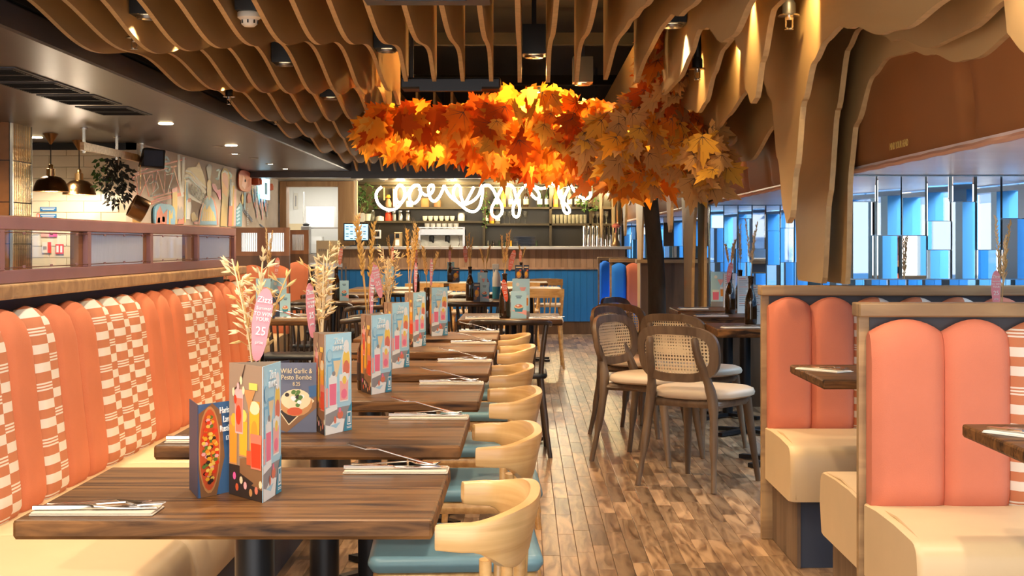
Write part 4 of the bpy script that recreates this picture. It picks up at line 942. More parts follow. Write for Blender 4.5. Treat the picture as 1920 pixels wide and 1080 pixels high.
def stalk(kind, h, lean, rd):
    mb = MB(); a = rd.uniform(0, 6.28); dx, dy = lean*math.cos(a), lean*math.sin(a)*.6
    path = [Vector((dx*(t**1.6), dy*(t**1.6), h*t-.06*(1-t))) for t in [k/8 for k in range(9)]]
    mb.tube(path, .0016, 5)
    def P(t):
        k = min(7, int(t*8)); f = t*8-k; return path[k].lerp(path[k+1], f)
    if kind == 'oat':
        for k in range(14):
            t = .40+.60*k/14; b = rd.uniform(0, 6.28); q = P(t); w = rd.uniform(.010, .024)*(1.25-t*.7); d = Vector((math.cos(b), math.sin(b)*.8, rd.uniform(.15, 1.0)))
            e = q+Vector((math.cos(b)*w, math.sin(b)*w, w*.7)); mb.tube([q, e], .0006, 4)
            for z in (-.3, .3): spikelet(mb, e, d+Vector((z, -z, rd.uniform(-.4, .3))), rd.uniform(.017, .025), .0030)
    elif kind == 'wheat':
        for k in range(26):
            t = .52+.46*k/26; q = P(t); b = k*2.4; d = Vector((math.cos(b)*.55, math.sin(b)*.55, 1)); spikelet(mb, q, d, .020, .0042)
            if k % 2: mb.tube([q, q+d.normalized()*rd.uniform(.04, .07)], [.0006, .0002], 3)
    else:
        for k in range(46):
            t = .42+.56*k/46; q = P(t); b = rd.uniform(0, 6.28); d = Vector((math.cos(b)*.6, math.sin(b)*.6, 1.1)); spikelet(mb, q, d, rd.uniform(.018, .034)*(1.2-.6*t), .0024)
    return mb
def bouquet(kind, h, n, seed, m):
    rd = random.Random(seed); t = thing('dried_stems', 'x', 'dried flowers')
    for k in range(n):
        kd = kind if k < n-1 or kind != 'oat' else 'grass'
        stalk(kd, h*rd.uniform(.75, 1.05), rd.uniform(.02, .075), rd).build('stalk', m if k % 3 else 'straw', t)
    return Proto(t)
BQ = dict(oat=bouquet('oat', .215, 5, 3, 'straw_pale'), tallwheat=bouquet('wheat', .36, 3, 9, 'straw_gold'), wheat=bouquet('wheat', .24, 3, 12, 'straw'), grass=bouquet('grass', .30, 3, 21, 'straw'), pampas=bouquet('grass', .34, 3, 33, 'straw_pale'))
def tag_mesh(m, l=.13, w=.032):
    t = thing('paper_tag', 'x', 'tag'); pts = []
    for k in range(16):
        a = 2*math.pi*k/16; pts.append((w/2*math.cos(a)*(1 if math.sin(a) > 0 else .8), 0, l*.5+l*.5*math.copysign(abs(math.sin(a))**.7, math.sin(a))))
    MB().prism(pts, (0, .0012, 0)).build('card', m, t); return t
def named_tag(m, l, w, words):
    t = tag_mesh(m, l, w)
    for s, z, q in words: text('lettering', s, q, 'p_white', (0, -.001, l*z), (1, 0, 0), (0, 0, 1), t, .9)
    MB().tube([(0, .002, .004), (.006, .004, -.01), (0, .008, -.022), (-.006, .004, -.008), (0, .002, .004)], .0008, 4).build('string', 'black', t)
    return Proto(t)
TG = {m: named_tag('tag_'+m, .135, .036, (('Zizzi', .80, .016), ('Summer', .70, .009), ('TO WIN', .62, .010), ('YOUR', .55, .010), ('25', .36, .022), ('prize', .24, .008))) for m in ('pink', 'red', 'coral')}
ONT = ['on the %s banquette table' % n for n in TN]
def vase(x, y, z, kind, bq, tagm, lab, rz=0, tagdx=.02, tagz=.18, tilt=8, off=0):
    b = (BA if kind == 'ale' else BW); top = .222 if kind == 'ale' else .262
    b.put((x, y, z), 0, 'brown glass bottle used as a vase '+lab, 'brown bottle vases')
    if bq: BQ[bq].put((x, y, z+top), rz, {'oat': 'bunch of dried oats', 'tallwheat': 'tall dried golden wheat', 'wheat': 'dried wheat ears', 'grass': 'feathery dried grass', 'pampas': 'tall pale dried grass'}[bq]+' in the bottle '+lab, 'dried stems in bottles')
    if tagm:
        o = TG[tagm].put((x+tagdx, y-.035, z+tagz), 0, {'pink': 'long pink', 'red': 'red', 'coral': 'coral'}[tagm]+' paper tag tied to the bottle '+lab, 'paper tags on bottles')
        o.rotation_euler = (0, math.radians(tilt), math.radians(off))
for i, (bq, tg, dx, tz, tl, of) in enumerate((('oat', 'pink', .010, .235, 8, 20), ('oat', 'pink', -.018, .22, -5, 60), ('tallwheat', 'pink', .016, .225, 3, 75), ('oat', 'pink', -.022, .25, -14, 35), ('tallwheat', 'pink', .030, .23, 3, 70), ('wheat', 'pink', .02, .24, 2, 70))):
    x, y = MP[i][0]-(.045 if i == 0 else .03), MP[i][1]+.165
    vase(x, y, TT, 'ale', bq, tg, ONT[i], i*1.3, dx, tz, tl, of)
vase(-.125, 9.05, TT, 'wine', 'grass', 'red', 'on the mid-aisle table', .5, .012, .10, -8, 0)
TG['coral'].put((-.10, 9.30, TT+.28), 0, 'large coral paper tag above the mid-aisle table bottle', 'paper tags on bottles').rotation_euler = (0, math.radians(14), 0)
vase(-.435, 11.75, TT, 'wine', 'grass', 'coral', 'on the second middle-row table', 1.5, -.03, .30, -4)
vase(-.32, 12.0, TT, 'ale', 'wheat', 'coral', 'beside the spray bottle', 2.1, .03, .12, -30)
vase(-.05, 17.5, TT, 'ale', 'wheat', 'coral', 'on the last middle-row table', .2, -.01, .24, 2)
vase(-.88, 17.45, TT, 'ale', 'wheat', 'pink', 'on the table before the bar till', .9, .0, .24, 0)
vase(-1.665, 11.6, TT, 'wine', None, None, 'on the second left-row table')
vase(-1.50, 11.85, TT, 'wine', 'oat', 'coral', 'behind the list menu on the left', .3, .03, .28, 6)
vase(-1.02, 13.95, TT, 'wine', 'oat', 'coral', 'on the table between the rows', 1.1, .0, .26, 0)
vase(-1.60, 9.3, TT, 'ale', 'pampas', 'coral', 'on the table past the banquette', .3, .05, .23, 6)
vase(-1.83, 9.15, TT, 'ale', 'oat', 'coral', 'nearest the coral back end', 2.3, .0, .25, 0)
vase(-1.35, 15.0, TT, 'wine', 'grass', 'coral', 'on the fourth left-row table', 2.0, .02, .28, 0)
vase(1.258, 8.33, TT, 'wine', 'pampas', None, 'on the nearest cane-chair table', .6)
vase(1.31, 9.55, TT, 'wine', 'wheat', 'pink', 'on the middle cane-chair table', 1.7, -.02, .2, 10)
vase(1.49, 10.35, TT, 'wine', 'pampas', 'pink', 'on the farthest cane-chair table', 2.7, .01, .08, -10)
vase(1.69, 5.30, TT, 'ale', 'pampas', 'pink', 'on the booth table', 0, -.03, .22, 0)
# spray bottle
p = at(931, 535, 12.2)
t = thing('spray_bottle', 'white trigger spray bottle on the second middle-row table', 'spray bottle', (p.x, 12.2, TT))
MB().lathe([(0, 0), (.032, 0), (.034, .01), (.034, .10)], 16).build('liquid_body', 'p_teal', t, smooth=True); MB().lathe([(.034, .10), (.034, .17), (.028, .20), (.014, .225), (.014, .24)], 16).build('bottle_body', 'paper_white', t, smooth=True)
MB().box(-.035, .02, -.012, .012, .24, .285).box(-.03, -.02, -.006, .006, .19, .245).build('trigger_head', 'paper_white', t, bevel=.004)
# ================================================================== napkins and cutlery
def fork_mesh():
    m = MB(); L = .19; rows = []
    for (x, w, z) in ((0, .0055, .002), (.04, .0065, .003), (.09, .004, .006), (.125, .0035, .009), (.14, .009, .007), (.15, .011, .005)): rows.append([(x, -w, z), (x, w, z), (x, w, z+.002), (x, -w, z+.002)])
    m.grid(rows, closed=True).add(rows[0], [(0, 1, 2, 3)])
    for k in range(4): y = -.0095+k*.0063; m.add([(.148, y-.0018, .005), (.148, y+.0018, .005), (.19, y+.0012, .008), (.19, y-.0012, .008), (.148, y-.0018, .007), (.148, y+.0018, .007), (.19, y+.0012, .0095), (.19, y-.0012, .0095)], [(0, 3, 2, 1), (4, 5, 6, 7), (0, 1, 5, 4), (1, 2, 6, 5), (2, 3, 7, 6), (3, 0, 4, 7)])
    return m.mesh('fork', 'cutlery')
def knife_mesh():
    m = MB(); rows = []
    for (x, w, z, h) in ((0, .006, .001, .006), (.05, .0068, .001, .0065), (.095, .005, .002, .005), (.10, .008, .002, .002), (.17, .009, .002, .002), (.205, .004, .002, .0015)): rows.append([(x, -w, z), (x, w, z), (x, w, z+h), (x, -w, z+h)])
    m.grid(rows, closed=True).add(rows[0], [(0, 1, 2, 3)]).add(rows[-1], [(0, 1, 2, 3)]); return m.mesh('knife', 'cutlery', smooth=True)
def spoon_mesh():
    m = MB(); rows = []
    for (x, w, z) in ((0, .0055, .002), (.04, .0065, .003), (.09, .0035, .007), (.118, .004, .009), (.13, .014, .006), (.15, .019, .004), (.168, .015, .005), (.178, .003, .007)): rows.append([(x, -w, z), (x, 0, z-.0015*(w > .01)), (x, w, z), (x, w, z+.0018), (x, 0, z+.0015), (x, -w, z+.0018)])
    m.grid(rows, closed=True).add(rows[0], [tuple(range(6))]).add(rows[-1], [tuple(range(6))]); return m.mesh('spoon', 'cutlery', smooth=True)
FM, KM, SM_ = fork_mesh(), knife_mesh(), spoon_mesh()
nm_ = MB().rbox(0, .205, -.042, .042, 0, .0025, .002, 1).rbox(.002, .203, -.04, .034, .0025, .0055, .002, 1).box(.05, .12, -.0425, -.042, .001, .002).mesh('napkin', 'napkin')
nw_ = MB().rbox(0, .205, -.042, .042, 0, .0025, .002, 1).rbox(.002, .203, -.04, .034, .0025, .0055, .002, 1).mesh('napkin', 'paper_white')
def setting(x, y, rz, lab, tilt=0, full=True, white=False):
    a = math.radians(rz); c, s_ = math.cos(a), math.sin(a)
    def put(name, me, dx, dy, dz, r, cat, words, grp, ry=0):
        o = obj(name, me, None, (x+c*dx-s_*dy, y+s_*dx+c*dy, TT+dz), a+math.radians(r)); o.rotation_euler = (0, math.radians(ry), a+math.radians(r)); tag(o, words+' '+lab, cat, grp)
    put('napkin', nw_ if white else nm_, 0, 0, 0, 0, 'napkin', 'folded paper napkin', 'napkins laid on tables')
    put('knife', KM, .0, -.016, .006, 2, 'knife', 'steel knife', 'knives on napkins')
    put('fork', FM, .025, .012, .0065, 178 if tilt else -4, 'fork', 'steel fork', 'forks on napkins', 0) if not tilt else put('fork', FM, .185, .012, .006, 174, 'fork', 'steel fork', 'forks on napkins', -11)
    if full: put('spoon', SM_, .01, .030, .006, -2, 'spoon', 'steel dessert spoon', 'spoons on napkins')
for i, (y, x) in enumerate(TABS):
    setting(-.152-.205+(x+.493), y+.235, 0, 'at the aisle end of the %s banquette table' % TN[i], 1)
    if i < 2: setting(-.83+(x+.493)*1.0+.01, y-.215, 0, 'at the bench end of the %s banquette table' % TN[i], 0)
setting(1.0, 5.38, -55, 'on the booth table between the coral booths', 0, True, True); setting(1.12, 3.58, -55, 'on the booth table at the right edge', 0, True, True)
for i, (x, y) in enumerate(((1.05, 7.97), (1.05, 9.25), (1.05, 10.25))):
    setting(x, y, 8, 'at the aisle side of the %s cane-chair table' % ('nearest', 'middle', 'farthest')[i], 0, False, True)
setting(-.36, 8.95, 2, 'at the left of the mid-aisle table', 0, False, True); setting(.02, 8.92, 2, 'at the right of the mid-aisle table', 0, False, True)
setting(-1.50, 8.95, 3, 'on the table past the banquette', 1, False); setting(-1.45, 9.36, 3, 'at the far side of the table past the banquette', 1, False)
def napkin_only(x, y, lab): tag(obj('napkin', nm_, None, (x, y, TT), .05), 'folded napkin with cutlery roll '+lab, 'napkin', 'napkins laid on tables')
for x, y, l in ((-.62, 11.55, 'on the second middle-row table, left'), (-.25, 11.55, 'on the second middle-row table, right'), (-.6, 13.2, 'on the third middle-row table'), (-.15, 15.0, 'on the fourth middle-row table'), (-.2, 17.3, 'on the last middle-row table'), (-1.65, 11.5, 'on the second left-row table'), (-1.35, 11.6, 'on the second left-row table, right'), (-1.6, 13.2, 'on the third left-row table'), (-1.2, 13.65, 'on the table between the rows'), (-1.5, 14.9, 'on the fourth left-row table'), (-1.1, 17.2, 'on the table before the till')): napkin_only(x, y, l)
# ================================================================== indoor maple tree
tree = thing('maple_tree', 'indoor tree with dark bark trunk and a wide crown of orange maple leaves', 'tree', (1.05, 12.0, 0))
T0 = Vector((1.05, 12.0, 0))
def tb(name, pts, r, m='bark', par=tree, n=10): return MB().tube([p-T0 for p in catmull(pts, 5)], r, n).build(name, m, par, smooth=True)
tr = [(1.08, 12.0, 0), (1.06, 12.0, .5), (1.05, 11.98, 1.0), (1.00, 11.9, 1.5), (.95, 11.6, 1.85), (.85, 11.0, 2.05)]
np_ = 5*5+1
tb('trunk', tr, [.082-.035*k/np_ for k in range(np_)], n=14)
BR = [[(.95, 11.6, 1.85), (.5, 10.8, 2.0), (.1, 10.0, 2.02), (-.4, 9.6, 1.98), (-.9, 9.7, 1.95)], [(.95, 11.5, 1.85), (.8, 10.2, 1.95), (.74, 9.0, 1.98), (.74, 8.2, 2.1), (.76, 7.9, 2.35)], [(.9, 11.3, 1.92), (.4, 10.2, 2.05), (.15, 9.2, 2.05), (.05, 8.6, 2.0)], [(.95, 11.4, 1.85), (.85, 9.6, 1.85), (.8, 8.6, 1.78), (.95, 8.1, 1.7)]]
for b in BR: tb('branch', b, [.028-.022*k/21 for k in range(5*(len(b)-1)+1)], 'twig', n=7)
# maple leaf outline, tip along +y, stalk at the origin
half = [(0, 0), (.10, -.05), (.30, .0), (.22, .10), (.48, .22), (.36, .30), (.55, .52), (.34, .48), (.30, .56), (.17, .50), (.20, .70), (.12, .68), (0, 1.0)]
out = half+[(-x, y) for x, y in half[-2:0:-1]]
def leaf_verts():
    return [(x, y-.05, .10*abs(x)*(1-.4*y)-.10*y*y) for x, y in out]
LV = leaf_verts()
def leaf_mesh(i):
    m = MB(); c = len(LV); vs = LV+[(0, .35, -.015)]
    m.add(vs, [(k, (k+1) % c, c) for k in range(c)], 0)
    for (tx, ty) in ((0, .95), (.45, .5), (-.45, .5), (.4, .2), (-.4, .2)):
        d = Vector((tx, ty, 0)).normalized(); n = Vector((-d.y, d.x, 0))*.010; e = Vector((tx*.9, ty*.9, 0))
        zz = lambda x, y: .10*abs(x)*(1-.4*y)-.10*y*y+.006
        m.add([(n.x, n.y, .01), (-n.x, -n.y, .01), (e.x, e.y, zz(e.x, e.y)+.004)], [(0, 1, 2)], 1)
    m.tube([(0, 0, 0), (0, -.25, .03)], .008, 3, mi=1)
    return m.mesh('leaf', ['leaf_%d' % i, 'twig'])
LM = [leaf_mesh(i) for i in range(5)]
rl = random.Random(42)
CL = [((-.66, 9.8, 1.955), (.40, 1.1, .15), 230, (1, 3, 0, 2)), ((.05, 9.5, 1.92), (.56, 1.2, .26), 480, (1, 3, 1, 3, 0, 2, 0)), ((.66, 8.8, 1.79), (.42, .9, .27), 330, (0, 3, 4, 1, 4)), ((.76, 8.0, 2.15), (.14, .4, .24), 70, (4, 4, 2, 0)), ((.95, 8.0, 1.66), (.14, .3, .18), 50, (4, 4, 3))]  # right-hand clusters take duller brown leaves: their lack of light put into colour
leaves = []
for c, r, n, cols in CL:
    for k in range(n):
        while True:
            q = Vector((rl.uniform(-1, 1), rl.uniform(-1, 1), rl.uniform(-1, 1)))
            if q.length < 1: break
        q = q*(1/ max(q.length, .3))**.35
        p = Vector((c[0]+q.x*r[0], c[1]+q.y*r[1], c[2]+q.z*r[2]))
        # tips droop, faces turned outward with much scatter
        tip = Vector((rl.gauss(-.1, .6), rl.gauss(-.25, .45), rl.gauss(-.75, .35))).normalized()
        nrm = Vector((rl.gauss(0, .55), rl.gauss(-.75, .5), rl.gauss(.25, .5)))
        nrm = (nrm-tip*nrm.dot(tip)).normalized(); xa = tip.cross(nrm)
        s = rl.uniform(.12, .205)
        leaves.append((p.y-.35*abs(q.x), p, Matrix((xa, tip, nrm)).transposed()*s, rl.choice(cols)))
leaves.sort(key=lambda l: l[0])
far = [MB() for _ in range(1)]
big = MB(); mats_ = ['leaf_%d' % i for i in range(5)]+['twig']
for k, (_, p, R3, ci) in enumerate(leaves):
    if k < 300:
        o = obj('leaf', LM[ci], tree); mt = R3.to_4x4(); mt.translation = p-T0; o.matrix_basis = mt
    else:
        vs = [R3 @ Vector(v)+p-T0 for v in LV+[(0, .35, -.015)]]; c = len(LV); big.add(vs, [(q, (q+1) % c, c) for q in range(c)], ci)
o = big.build('leaf_mass', mats_, tree); o['kind'] = 'stuff'
# warm lamps hidden in the crown
for i, (x, y, z, e) in enumerate(((-.62, 9.55, 2.0, 10), (-.15, 9.3, 2.0, 11), (.30, 9.2, 1.98, 12), (.08, 8.75, 2.08, 9), (.55, 8.9, 1.85, 6), (-.35, 10.1, 2.02, 8))):
    t = thing('leaf_lamp', 'small warm bulb hidden among the orange leaves, %s from the left' % ORD[(0, 2, 4, 3, 5, 1)[i]].replace('nearest', 'first'), 'lamp', (x, y, z), 0, 'bulbs among the leaves')
    MB().lathe([(0, -.012), (.009, -.008), (.011, 0), (.007, .01), (0, .012)], 10).build('bulb', 'lamp_glow', t, smooth=True); MB().lathe([(.009, .008), (.009, .04), (0, .04)], 8).build('socket', 'black', t)
    lamp('POINT', 'leaf_glow', (x, y, z-.02), e*1.7, (1, .58, .18), .03)
# ================================================================== bar
YBAR = 19.8
bar = thing('bar_counter', 'long bar with grey top, tan board band and blue boarded front', 'bar', (-2.5, YBAR, 0)); BL = 3.85
MB().rbox(-.03, BL+.06, -.10, .42, 1.125, 1.165, .006, 1).build('worktop', 'counter_top', bar)
MB().box(0, BL, .02, .40, 0, 1.125).build('carcass', 'bar_dark', bar)
MB().box(0, BL, -.02, .02, .86, .885).build('ledge_rail', 'board_tan', bar); MB().box(0, BL, 0, .02, 0, .17).build('kick_board', 'partition_brown', bar)
tbm = MB().box(.0015, .0835, -.012, .02, .885, 1.125).mesh('board', 'board_tan'); bbm = MB().box(.0012, .0838, -.006, .02, .17, .86).mesh('board', 'bar_blue')
for i in range(45): obj('tan_board', tbm, bar, (i*.085, 0, 0)); obj('blue_board', bbm, bar, (i*.085, 0, 0))
# back shelving
YS = 21.75
sh = thing('back_bar_shelving', 'dark timber shelving with bottles and glasses behind the bar', 'shelving', (0, YS, 0))
def shelf(px0, px1, py, dep=.3):
    a, b_ = at(px0, py, YS), at(px1, py, YS); MB().box(a.x, b_.x, 0, dep, a.z-.03, a.z).build('shelf_board', 'bar_dark', sh); return a.z
ZA = shelf(700, 1150, 388); ZB = shelf(668, 905, 414); ZC_ = shelf(905, 1148, 419); ZD = .95
MB().box(at(660, 0, YS).x, at(1150, 0, YS).x, 0, .35, .90, .95).build('back_counter', 'bar_dark', sh)
for px in (668, 905, 1030, 1105, 1147): a = at(px, 0, YS).x; MB().box(a, a+.035, 0, .3, .95, 2.09).build('upright', 'bar_dark', sh)
MB().box(at(668, 0, YS).x, at(1150, 0, YS).x, 0, .3, 2.06, 2.1).build('top_board', 'bar_dark', sh)
MB().box(at(668, 0, YS).x, at(1150, 0, YS).x, .3, .32, .95, 2.06).build('back_panel', 'bar_tile', sh)
for k in range(5):
    x = (-2.2+k*.75); lamp('POINT', 'shelf_light', (x+.4, YS-.25, 2.0), 17, (1, .76, .36), .04)
def spirit(m, lab_m):
    t = thing('spirit_bottle', 'x', 'bottle')
    MB().lathe([(0, 0), (.036, 0), (.038, .006), (.038, .15), (.03, .18), (.013, .21), (.013, .27), (.016, .272), (.016, .285), (0, .286)], 14).build('glass', m, t, smooth=True)
    MB().lathe([(.0385, .04), (.0385, .12)], 14).build('paper_label', lab_m, t, smooth=True); return Proto(t)
SP = [spirit('bottle_green', 'paper_white'), spirit('bottle_glass', 'p_cream'), spirit('glassware', 'paper_white'), spirit('p_amber', 'p_coral')]
i = 0
for px, z, where in [(p_, ZA, 'top shelf') for p_ in (930, 944, 958, 972, 986, 1012, 1026, 1042, 1055, 1068, 1082, 1096)]+[(p_, ZC_, 'middle shelf left') for p_ in (911, 922, 933)]+[(p_, ZD+.01, 'back counter') for p_ in (915, 925, 936, 947, 958, 970, 982, 994, 1006)]:
    a = at(px, 0, YS+.12); SP[(i*7+i//3) % 4].put((a.x, YS+.12, z), 0, 'spirit bottle on the bar %s, %s from left' % (where, ORD[[930, 944, 958, 972, 986, 1012, 1026, 1042, 1055, 1068, 1082, 1096].index(px) if z == ZA else ([911, 922, 933].index(px) if z == ZC_ else [915, 925, 936, 947, 958, 970, 982, 994, 1006].index(px))].replace('nearest', 'first')), 'spirit bottles behind the bar'); i += 1
gt = thing('drinking_glass', 'x', 'glass'); MB().lathe([(0, 0), (.020, 0), (.023, .004), (.027, .13), (.0255, .13), (.021, .012), (0, .010)], 14).build('tumbler', 'glassware', gt, smooth=True); GT = Proto(gt)
wg = thing('wine_glass', 'x', 'glass'); MB().lathe([(0, 0), (.032, 0), (.030, .004), (.005, .008), (.004, .08), (.02, .095), (.036, .13), (.034, .18), (.032, .18), (.033, .13), (0, .10)], 14).build('bowl', 'glassware', wg, smooth=True); WG = Proto(wg)
for r, (z, dy) in enumerate(((ZC_, .06), (ZC_, .18), (ZD, .1))):
    for k in range(9): a = at(1038+k*7.4, 0, YS); GT.put((a.x, YS+dy, z), 0, 'clear drinking glass in the %s glass row behind the bar, %s from left' % (('front', 'rear', 'lower')[r], ORD[k].replace('nearest', 'first')), 'drinking glasses behind the bar')
for k in range(4): a = at(1112+k*8.5, 0, YS); WG.put((a.x, YS+.1, ZC_), 0, 'wine glass at the right end of the bar shelf, %s from left' % ORD[k].replace('nearest', 'first'), 'wine glasses behind the bar')
for k in range(8): a = at(915+k*10, 0, YS); WG.put((a.x, YS+.2, ZC_), 0, 'wine glass at the shelf middle behind the neon, %s from left' % ORD[k].replace('nearest', 'first'), 'wine glasses behind the bar')
cu = thing('coffee_cup', 'x', 'cup'); MB().lathe([(0, 0), (.020, 0), (.033, .03), (.036, .07), (.034, .07), (.029, .03), (0, .01)], 14).build('bowl', 'ceramic', cu, smooth=True); MB().tube([(.034, 0, .055), (.052, 0, .05), (.050, 0, .03), (.030, 0, .022)], .004, 6).build('handle', 'ceramic', cu); CU = Proto(cu)
for k in range(6): a = at(796+k*10.3, 0, YS); CU.put((a.x, YS+.1, ZB), math.radians(90), 'white coffee cup on the shelf above the espresso machine, %s from left' % ORD[k].replace('nearest', 'first'), 'coffee cups behind the bar')
for k in range(6): a = at(801+k*10.8, 0, 20.7); CU.put((a.x, 20.7, 1.412), math.radians(88+3*k), 'white cup warming on the espresso machine, %s from left' % ORD[k].replace('nearest', 'first'), 'cups on the espresso machine')
def jar(px, z, r, h, m, name, label, cat, lid='steel', Y=YS+.1):
    a = at(px, 0, Y); t = thing(name, label, cat, (a.x, Y, z)); MB().lathe([(0, 0), (r, 0), (r*1.03, .01), (r*1.03, h*.85), (r*.9, h*.9)], 16).build('body', m, t, smooth=True); MB().lathe([(r*.95, h*.88), (r*.95, h), (0, h)], 16).build('lid', lid, t, smooth=True); return t
jar(865, ZB, .05, .12, 'ceramic', 'teapot', 'cream teapot right of the cup row', 'teapot', 'ceramic'); jar(728, ZB, .045, .14, 'p_red', 'storage_tin', 'red tin on the shelf above the till', 'tin'); jar(739, ZB, .035, .14, 'steel_dark', 'storage_tin', 'grey tin beside the red tin', 'tin'); jar(751, ZB, .035, .15, 'steel', 'shaker', 'steel canister left of the cups', 'canister'); jar(765, ZB, .035, .15, 'steel', 'shaker', 'second steel canister left of the cups', 'canister'); jar(712, ZB, .06, .07, 'paper_white', 'storage_jar', 'white squat jar on the shelf above the till', 'jar'); jar(699, ZB, .03, .16, 'glassware', 'storage_jar', 'tall clear jar on the shelf above the till', 'jar'); jar(797, ZA, .055, .13, 'terracotta', 'clay_pot', 'terracotta pot on the top bar shelf', 'pot', 'terracotta'); jar(820, ZA, .05, .1, 'p_wood', 'clay_pot', 'brown pot on the top bar shelf', 'pot', 'p_wood'); jar(768, ZA, .05, .09, 'ceramic', 'clay_pot', 'pale pot on the top bar shelf', 'pot', 'ceramic'); jar(775, 1.166, .035, .10, 'board_tan', 'wooden_cup', 'wooden cup on the bar beside the espresso machine', 'cup', 'board_tan', 19.95)
a = at(740, 0, YS); t = thing('recipe_book', 'red book standing on the top bar shelf', 'book', (a.x, YS+.08, ZA)); MB().box(-.035, .035, 0, .16, 0, .27).build('cover', 'p_coral', t); MB().box(-.028, .028, -.002, .15, .006, .264).build('pages', 'paper_white', t)
a = at(727, 0, YS); t = thing('utensil_stand', 'wooden vase with a spatula and orange flower on the top shelf', 'vase', (a.x, YS+.1, ZA)); MB().lathe([(0, 0), (.045, 0), (.05, .06), (.03, .10), (.02, .12)], 14).build('vase', 'board_tan', t, smooth=True); MB().box(-.07, -.05, 0, .01, .1, .30).build('spatula', 'oak', t, rz=.1); MB().lathe([(0, .12), (.04, .14), (.02, .18), (0, .18)], 10).build('flower', 'p_orange', t)
# plates, tap tower, till, espresso machine on the bar
a = at(983, 0, 20.0); t = thing('plate_stack', 'stack of dark plates on the bar counter', 'plates', (a.x, 20.0, 1.166))
for k in range(8): MB().lathe([(0, .002), (.07, .002), (.15, .012), (.15, .016), (.07, .006)], 22).build('plate', 'plinth_blue', t, (0, 0, k*.016), smooth=True)
for k in range(9):
    a = at(1096+k*8.2, 0, 20.05); t = thing('beer_tap', 'chrome tap column at the bar right end, %s from left' % ORD[k].replace('nearest', 'first'), 'beer tap', (a.x, 20.05, 1.166), 0, 'beer taps on the bar')
    MB().lathe([(.03, 0), (.024, .02), (.022, .26), (.012, .28), (0, .285)], 12).build('column', 'steel', t, smooth=True); MB().box(-.008, .008, -.05, -.02, .16, .26).build('lever', 'black', t)
a = at(1155, 0, 19.9); t = thing('copper_vase', 'copper stag-shaped vase with dried orange flower on the bar end', 'vase', (a.x, 19.9, 1.166)); MB().lathe([(0, 0), (.06, 0), (.065, .03), (.04, .07), (.03, .14), (.035, .17), (.03, .18)], 14).build('vase', 'bronze', t, smooth=True); MB().lathe([(.008, .18), (.008, .24), (.05, .25), (.06, .27), (.03, .30), (0, .31)], 12).build('flower', 'p_coral', t, smooth=True)
a = at(668, 0, 19.95); t = thing('till_screen', 'black till with lit blue screen on the bar', 'till', (a.x, 19.95, 1.166), math.radians(4))
MB().box(-.17, .17, 0, .03, .07, .31).build('bezel', 'black', t, bevel=.004); scr = MB().box(-.155, .155, -.003, 0, .085, .295).build('screen', 'screen', t)
b = MB()
for r in range(6):
    for c in range(5):
        if (r*5+c) % 3: b.box(-.14+c*.057, -.10+c*.057, -.0045, -.003, .095+r*.032, .107+r*.032)
b.build('screen_icons', 'p_dark', scr)['kind'] = 'stuff'; MB().lathe([(.09, 0), (.09, .01), (.02, .02), (.02, .08)], 16).build('stand', 'black', t, smooth=True)
for px, lab in ((707, 'white card terminal on the bar beside the till'),):
    a = at(px, 0, 19.95); t = thing('card_terminal', lab, 'card terminal', (a.x, 19.95, 1.166)); MB().box(-.05, .05, 0, .05, .1, .22).build('body', 'ceramic', t, bevel=.008); MB().box(-.03, .03, -.003, 0, .13, .20).build('display', 'black', t); MB().lathe([(.05, 0), (.05, .02), (.012, .03), (.012, .1)], 12).build('stand', 'black', t)
a = at(745, 0, 19.98); t = thing('coffee_grinder', 'brass and black dispenser on the bar', 'coffee grinder', (a.x, 19.98, 1.166)); MB().box(-.04, .06, 0, .12, 0, .19).build('case', 'brass', t, bevel=.004); MB().box(-.025, .025, -.003, 0, .11, .17).build('window', 'black', t); MB().box(-.025, .025, -.004, 0, .01, .09).build('card', 'paper_white', t); MB().box(-.10, -.045, .02, .10, 0, .165).build('side_bin', 'black', t)
a = at(828, 0, 20.55); t = thing('espresso_machine', 'wide steel espresso machine behind the bar', 'espresso machine', (a.x, 20.55, 1.03)); hw = .32
MB().box(-hw, hw, 0, .4, .28, .38).build('top_housing', 'steel', t, bevel=.01); MB().box(-hw, hw, .15, .4, 0, .28).build('back_housing', 'ceramic', t); MB().box(-hw, -hw+.03, -.02, .4, 0, .38).build('side_panel', 'steel', t); MB().box(hw-.03, hw, -.02, .4, 0, .38).build('side_panel', 'steel', t); MB().box(-hw, hw, -.05, .2, 0, .06).build('drip_tray', 'steel', t)
MB().box(-hw, hw, -.01, 0, .385, .40).build('cup_rail', 'steel', t)
for x in (-.14, .08): g = MB().lathe([(.035, .20), (.035, .27), (.03, .28)], 12).build('group_head', 'black', t, (x, .05, 0)); MB().tube([(0, 0, .21), (.03, -.14, .19)], .012, 6).build('handle', 'black', g)
MB().tube([(.24, 0, .27), (.25, -.03, .18), (.22, -.02, .08)], .006, 6).build('steam_wand', 'steel', t)
tag(MB().box(-2.2, 1.0, 20.5, 20.95, .0, 1.03).build('back_counter', 'bar_dark'), 'dark counter below the espresso machine', 'counter')
a = at(1010, 0, 20.1)
